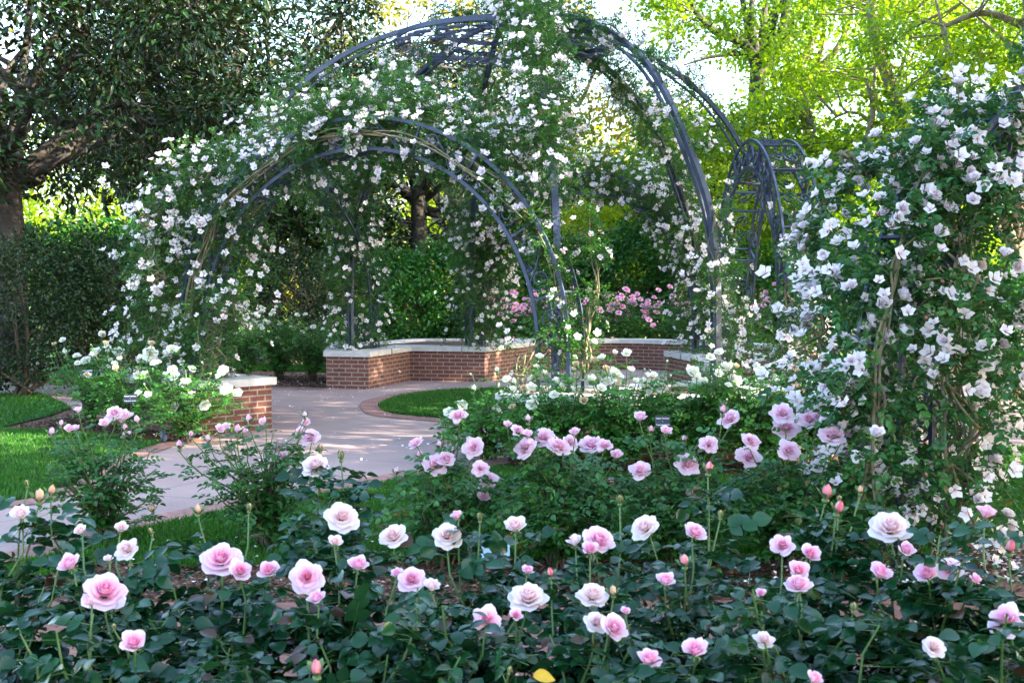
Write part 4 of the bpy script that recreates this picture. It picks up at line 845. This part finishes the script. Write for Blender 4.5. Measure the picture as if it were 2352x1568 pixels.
tree('low magnolia tree seen under the front arch', P(700, 800, 30), P(690, 500, 30), (2.9, 1.6, 1.3), 90, 11000, .17, .36, 'magnolia', trunk_r=.13, group=gt, limbs=7)
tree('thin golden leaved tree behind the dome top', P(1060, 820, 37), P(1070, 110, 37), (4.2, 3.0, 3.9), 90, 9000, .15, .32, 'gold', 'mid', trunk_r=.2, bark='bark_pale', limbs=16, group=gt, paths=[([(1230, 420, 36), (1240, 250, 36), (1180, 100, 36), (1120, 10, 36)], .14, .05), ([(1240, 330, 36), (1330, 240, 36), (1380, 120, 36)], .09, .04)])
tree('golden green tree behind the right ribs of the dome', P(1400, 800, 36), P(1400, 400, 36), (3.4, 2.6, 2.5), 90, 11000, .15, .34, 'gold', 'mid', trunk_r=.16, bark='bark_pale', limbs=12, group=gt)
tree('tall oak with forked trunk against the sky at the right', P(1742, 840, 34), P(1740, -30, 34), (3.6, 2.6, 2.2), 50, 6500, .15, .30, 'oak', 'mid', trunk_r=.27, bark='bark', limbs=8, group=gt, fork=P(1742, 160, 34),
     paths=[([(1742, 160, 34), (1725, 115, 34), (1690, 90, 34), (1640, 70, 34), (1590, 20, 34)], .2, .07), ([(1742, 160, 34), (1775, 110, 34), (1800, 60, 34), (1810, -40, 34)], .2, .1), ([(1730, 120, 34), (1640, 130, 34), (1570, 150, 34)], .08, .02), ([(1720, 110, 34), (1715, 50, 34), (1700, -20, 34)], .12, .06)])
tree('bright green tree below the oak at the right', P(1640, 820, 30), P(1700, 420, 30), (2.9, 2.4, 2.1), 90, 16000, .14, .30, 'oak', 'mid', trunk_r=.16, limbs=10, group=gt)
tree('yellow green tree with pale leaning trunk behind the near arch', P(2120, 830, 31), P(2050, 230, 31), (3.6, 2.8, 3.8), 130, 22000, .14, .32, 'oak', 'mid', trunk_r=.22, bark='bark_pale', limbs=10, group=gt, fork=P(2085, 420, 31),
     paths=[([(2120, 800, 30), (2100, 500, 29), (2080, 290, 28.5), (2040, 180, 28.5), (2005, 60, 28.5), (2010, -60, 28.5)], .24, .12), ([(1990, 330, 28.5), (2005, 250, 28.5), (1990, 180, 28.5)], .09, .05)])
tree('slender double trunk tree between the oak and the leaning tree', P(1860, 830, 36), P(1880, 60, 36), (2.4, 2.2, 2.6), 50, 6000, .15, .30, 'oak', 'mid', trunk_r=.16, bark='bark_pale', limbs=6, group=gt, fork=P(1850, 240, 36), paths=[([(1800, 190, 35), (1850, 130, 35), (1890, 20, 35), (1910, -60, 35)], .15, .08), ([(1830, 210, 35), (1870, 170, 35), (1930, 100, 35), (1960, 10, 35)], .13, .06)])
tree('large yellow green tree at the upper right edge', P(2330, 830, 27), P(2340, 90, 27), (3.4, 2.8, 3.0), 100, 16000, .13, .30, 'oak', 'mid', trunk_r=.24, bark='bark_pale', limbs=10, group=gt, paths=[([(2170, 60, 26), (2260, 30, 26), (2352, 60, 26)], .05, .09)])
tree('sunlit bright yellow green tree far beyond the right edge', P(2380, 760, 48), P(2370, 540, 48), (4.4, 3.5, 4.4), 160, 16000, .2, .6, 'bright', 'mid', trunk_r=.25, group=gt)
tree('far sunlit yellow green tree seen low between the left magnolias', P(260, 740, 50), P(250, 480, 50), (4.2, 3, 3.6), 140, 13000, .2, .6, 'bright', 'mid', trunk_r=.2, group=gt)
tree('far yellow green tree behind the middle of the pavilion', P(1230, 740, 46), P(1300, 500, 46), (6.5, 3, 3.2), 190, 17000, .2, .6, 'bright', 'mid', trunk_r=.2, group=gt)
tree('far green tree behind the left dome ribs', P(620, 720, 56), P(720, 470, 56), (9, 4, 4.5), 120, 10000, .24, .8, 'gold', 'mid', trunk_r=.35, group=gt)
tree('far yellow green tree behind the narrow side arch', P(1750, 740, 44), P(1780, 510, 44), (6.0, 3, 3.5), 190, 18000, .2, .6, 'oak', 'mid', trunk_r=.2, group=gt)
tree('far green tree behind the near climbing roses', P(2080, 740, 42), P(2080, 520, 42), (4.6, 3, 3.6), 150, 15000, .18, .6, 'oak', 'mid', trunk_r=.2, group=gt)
# shade trees standing just outside the picture to the right
gs = 'shade trees outside the picture at the right'
for x, y, h, rx, nl, lab in [(8.5, -3.6, 9.5, 3.6, 15000, 'shade tree behind the viewer on the right'), (10.6, 1.6, 11.0, 4.0, 16000, 'shade tree nearest the viewer on the right'), (11.8, 4.5, 10.5, 3.6, 12000, 'shade tree right of the near arch'),
        (13.0, 12.9, 14.5, 4.0, 12000, 'shade tree beyond the right path'), (15.2, 20.8, 16.0, 4.4, 15000, 'tall shade tree farther beyond the right path')]:
    tree(lab, (x, y, 0), (x, y, h * .6), (rx, rx, h * .38), 130, nl, .30, .6, 'oak', 'low', trunk_r=.24, limbs=9, group=gs, wide=1.3)


def shrub(label, c, rd, n, lsize, leaf, kind='mid', stems=9, crad=.16, ncl=None, smat='woody', group=None, name='shrub', bare=.0):
    c = np.asarray(c, float); base = np.array([c[0], c[1], 0.0]); t = thing(name, label, 'shrub', base, group); st = MB(); lf = MB()
    cl = ellipsoid_pts(ncl or 90, c, rd, .3); cl = cl[cl[:, 2] > .12 + bare]
    for k in range(stems):
        e = cl[R.integers(0, len(cl))]; p = resample([base + np.array([R.normal(0, .12), R.normal(0, .12), 0]), (base + e) / 2 + R.normal(0, .12, 3), e], 12); tube(st, p, np.linspace(.035, .008, 12), 5)
        for _ in range(4):
            q = p[R.integers(4, 11)]; e2 = cl[R.integers(0, len(cl))]; e2 = q + (e2 - q) * min(1, .9 / np.linalg.norm(e2 - q)); tube(st, resample([q, (q + e2) / 2 + R.normal(0, .05, 3), e2], 6), np.linspace(.012, .004, 6), 4)
    crown(lf, cl, n, kind, lsize, crad, .0); st.build('stem', M[smat], t); lf.build('foliage', M[leaf], t, smooth=False); return t
gsd = 'dark clipped shrubs left of the pavilion'
shrub('large dark shrub at the left edge', P(50, 715, 18.2), (1.35, 1.1, 1.1), 15000, .06, 'hedge', ncl=170, group=gsd)
shrub('dark shrub with fanning bare stems right of the edge shrub', P(255, 700, 19), (1.0, 1.0, 1.1), 11000, .06, 'hedge', ncl=130, group=gsd, stems=16, bare=.5)
shrub('dark shrub between the edge shrub and the far lawn', P(150, 690, 24), (1.3, 1, 1.0), 9000, .07, 'hedge', ncl=120, group=gsd)
shrub('dark shrub close behind the left arch leg', P(380, 690, 22.5), (1.0, .9, 1.3), 9000, .07, 'hedge', ncl=110, group=gsd)
shrub('dark green shrub with pale bare stems seen under the front arch', P(685, 680, 25), (1.05, .9, 1.0), 12000, .06, 'hedge', ncl=130, stems=22, smat='bark_pale', bare=.55, group='shrubs behind the pavilion')
shrub('pale green leafy shrub low behind the left arch leg', P(200, 565, 23), (1.5, .8, .45), 5000, .11, 'camellia', ncl=60, group='shrubs behind the pavilion')
for x, y, D, rd, lab, n in [(930, 700, 26, (.8, .8, 1.1), 'glossy green shrub left of the back rib', 6000), (1040, 670, 27, (.9, .8, 1.3), 'glossy camellia shrub behind the back rib', 7000), (1440, 650, 29, (.95, .8, 1.4), 'upright camellia shrub behind the curved wall', 8000), (1590, 660, 29, (.9, .8, 1.3), 'glossy shrub behind the right dome rib', 7000), (1300, 660, 29.5, (.9, .8, 1.2), 'glossy shrub behind the right leg of the front arch', 6000), (1180, 680, 28.5, (1, .8, 1.1), 'glossy shrub between the back rib and the front arch leg', 6500), (820, 690, 28, (1.1, .8, 1.2), 'glossy shrub seen behind the back left rib', 6500), (1740, 680, 28, (1.2, .8, 1.2), 'glossy shrub behind the narrow side arch', 7000), (2230, 730, 18.5, (1.0, .8, .8), 'glossy shrub beyond the white roses near the right edge', 7000), (2350, 740, 20, (1.0, .8, .8), 'glossy shrub at the right edge beyond the path', 6000), (2050, 700, 24, (1.4, .8, 1.1), 'glossy shrub hidden behind the near climbing roses', 6000), (1900, 690, 26, (1.2, .8, 1.1), 'glossy shrub just left of the near climbing roses', 6000)]:
    shrub(lab, P(x, y, D), rd, n, .10, 'camellia', 'long' if False else 'mid', ncl=80, crad=.17, group='glossy evergreen shrubs behind the pavilion')
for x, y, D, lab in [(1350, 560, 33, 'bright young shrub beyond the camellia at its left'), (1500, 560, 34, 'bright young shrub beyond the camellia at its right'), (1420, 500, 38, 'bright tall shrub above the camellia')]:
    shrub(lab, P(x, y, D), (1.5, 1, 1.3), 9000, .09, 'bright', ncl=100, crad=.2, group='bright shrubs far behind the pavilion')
# distant wood closing the view
cl = np.stack([R.uniform(-45, 45, 900), R.uniform(60, 72, 900), R.uniform(0, 5.5, 900)], 1); mb = MB(); crown(mb, cl, 36000, 'low', .45, .9)
tag(mb.build('distant_wood', M['oak'], smooth=False), 'distant belt of green trees closing the view', 'wood', kind='stuff')

# ================================================================= labels, card, spotlight
M['black'] = m_flat('black_plate', (.012, .014, .022), .35); M['letter'] = m_flat('white_letter', (.75, .76, .8), .5); M['card'] = m_flat('pale_card', (.22, .36, .46), .35)
def text_mesh(body, size):
    cu = bpy.data.curves.new('lettering', 'FONT'); cu.body = body; cu.size = size; cu.align_x = 'CENTER'; cu.align_y = 'CENTER'; cu.extrude = .0004; cu.offset = size * .012
    o = bpy.data.objects.new('tmp', cu); COL.objects.link(o); me = bpy.data.meshes.new_from_object(o.evaluated_get(bpy.context.evaluated_depsgraph_get())); bpy.data.objects.remove(o); me.materials.clear(); me.materials.append(M['letter']); return me
def rose_label(label, x, y, D, lines, w_=.19, h=.125, tilt=18, yaw=0):
    c = P(x, y, D); t = thing('plant_label', label, 'plant label', (c[0], c[1], 0), 'black engraved rose labels'); 
    mb = MB(); z = c[2]; mb.box((0, 0, 0), (w_, .004, h)); rot = Matrix.Rotation(rad(yaw), 4, 'Z') @ Matrix.Rotation(rad(-tilt), 4, 'X')
    pl = bpy.data.objects.new('plate', mb.mesh('plate', M['black'], False)); COL.objects.link(pl); pl.parent = t; pl.matrix_basis = Matrix.Translation((0, 0, z)) @ rot
    for dz, tx, sz in lines:
        o = bpy.data.objects.new('lettering', text_mesh(tx, sz)); COL.objects.link(o); o.parent = pl; o.matrix_basis = Matrix.Translation((0, -.0035, dz)) @ Matrix.Rotation(math.pi / 2, 4, 'X')
    mb = MB(); tube(mb, np.array([[c[0], c[1] + .012, 0], [c[0], c[1] + .012, z]]), .005, 6); mb.build('stake', M['black'], t)
rose_label('black rose label among the white roses at the left planter', 299, 915, 12.3, [(.024, 'Hybrid Tea Rose', .0165), (0, '\u2022', .02), (-.024, 'Pope John Paul II', .0165)], .13, .092, yaw=8)
rose_label('black rose label among the white roses of the right planter', 1522, 968, 10.4, [(.028, 'Hybrid Tea Rose', .0165), (0, '\u2022', .02), (-.028, 'Pope John Paul II', .0165)], w_=.13, h=.105)
rose_label('small black rose label behind the stepped planter', 1137, 757, 22.6, [(.03, 'Hybrid Tea Rose', .02), (0, '\u2022', .02)], w_=.16, h=.11)
c = P(1135, 1268, 6.2); t = thing('card_holder', 'pale blue card on a metal stake in the mulch behind the pink roses', 'sign', (c[0], c[1], 0))
mb = MB(); mb.box((0, 0, 0), (.16, .003, .09)); o = bpy.data.objects.new('card', mb.mesh('card', M['card'], False)); COL.objects.link(o); o.parent = t; o.matrix_basis = Matrix.Translation((0, 0, c[2])) @ Matrix.Rotation(rad(-40), 4, 'X')
mb = MB(); tube(mb, np.array([[c[0], c[1] + .02, 0], [c[0], c[1] + .02, c[2]]]), .004, 6); mb.build('stake', M['metal'], t)
c = G(376, 1020); t = thing('ground_spotlight', 'small dark cylindrical garden spotlight in the mulch by the left planter', 'spotlight', c)
mb = MB(); tube(mb, np.array([[0, 0, 0], [.004, 0, .05], [.012, 0, .16], [.014, 0, .165], [.014, 0, .14]]) + c, [.022, .032, .036, .028, .027], 12); mb.build('housing', M['metal'], t)
mb = MB(); tube(mb, np.array([[0, 0, -.02], [0, 0, .05]]) + c, .012, 6); mb.build('stake', M['metal'], t)
n = 1; mb = MB(); place(mb, 'hi', np.array([P(1225, 1552, 3.1)]), np.array([[1, .1, -.1]]), np.array([[0, -.5, 1.0]]), .06, .5)
M['yellow'] = m_leaf('yellow_leaf', [(0, (.6, .38, .02)), (1, (.6, .38, .02))], .5, .2)
tag(mb.build('yellow_leaf', M['yellow']), 'single yellow fallen leaf caught in the foliage at the bottom centre', 'leaf')
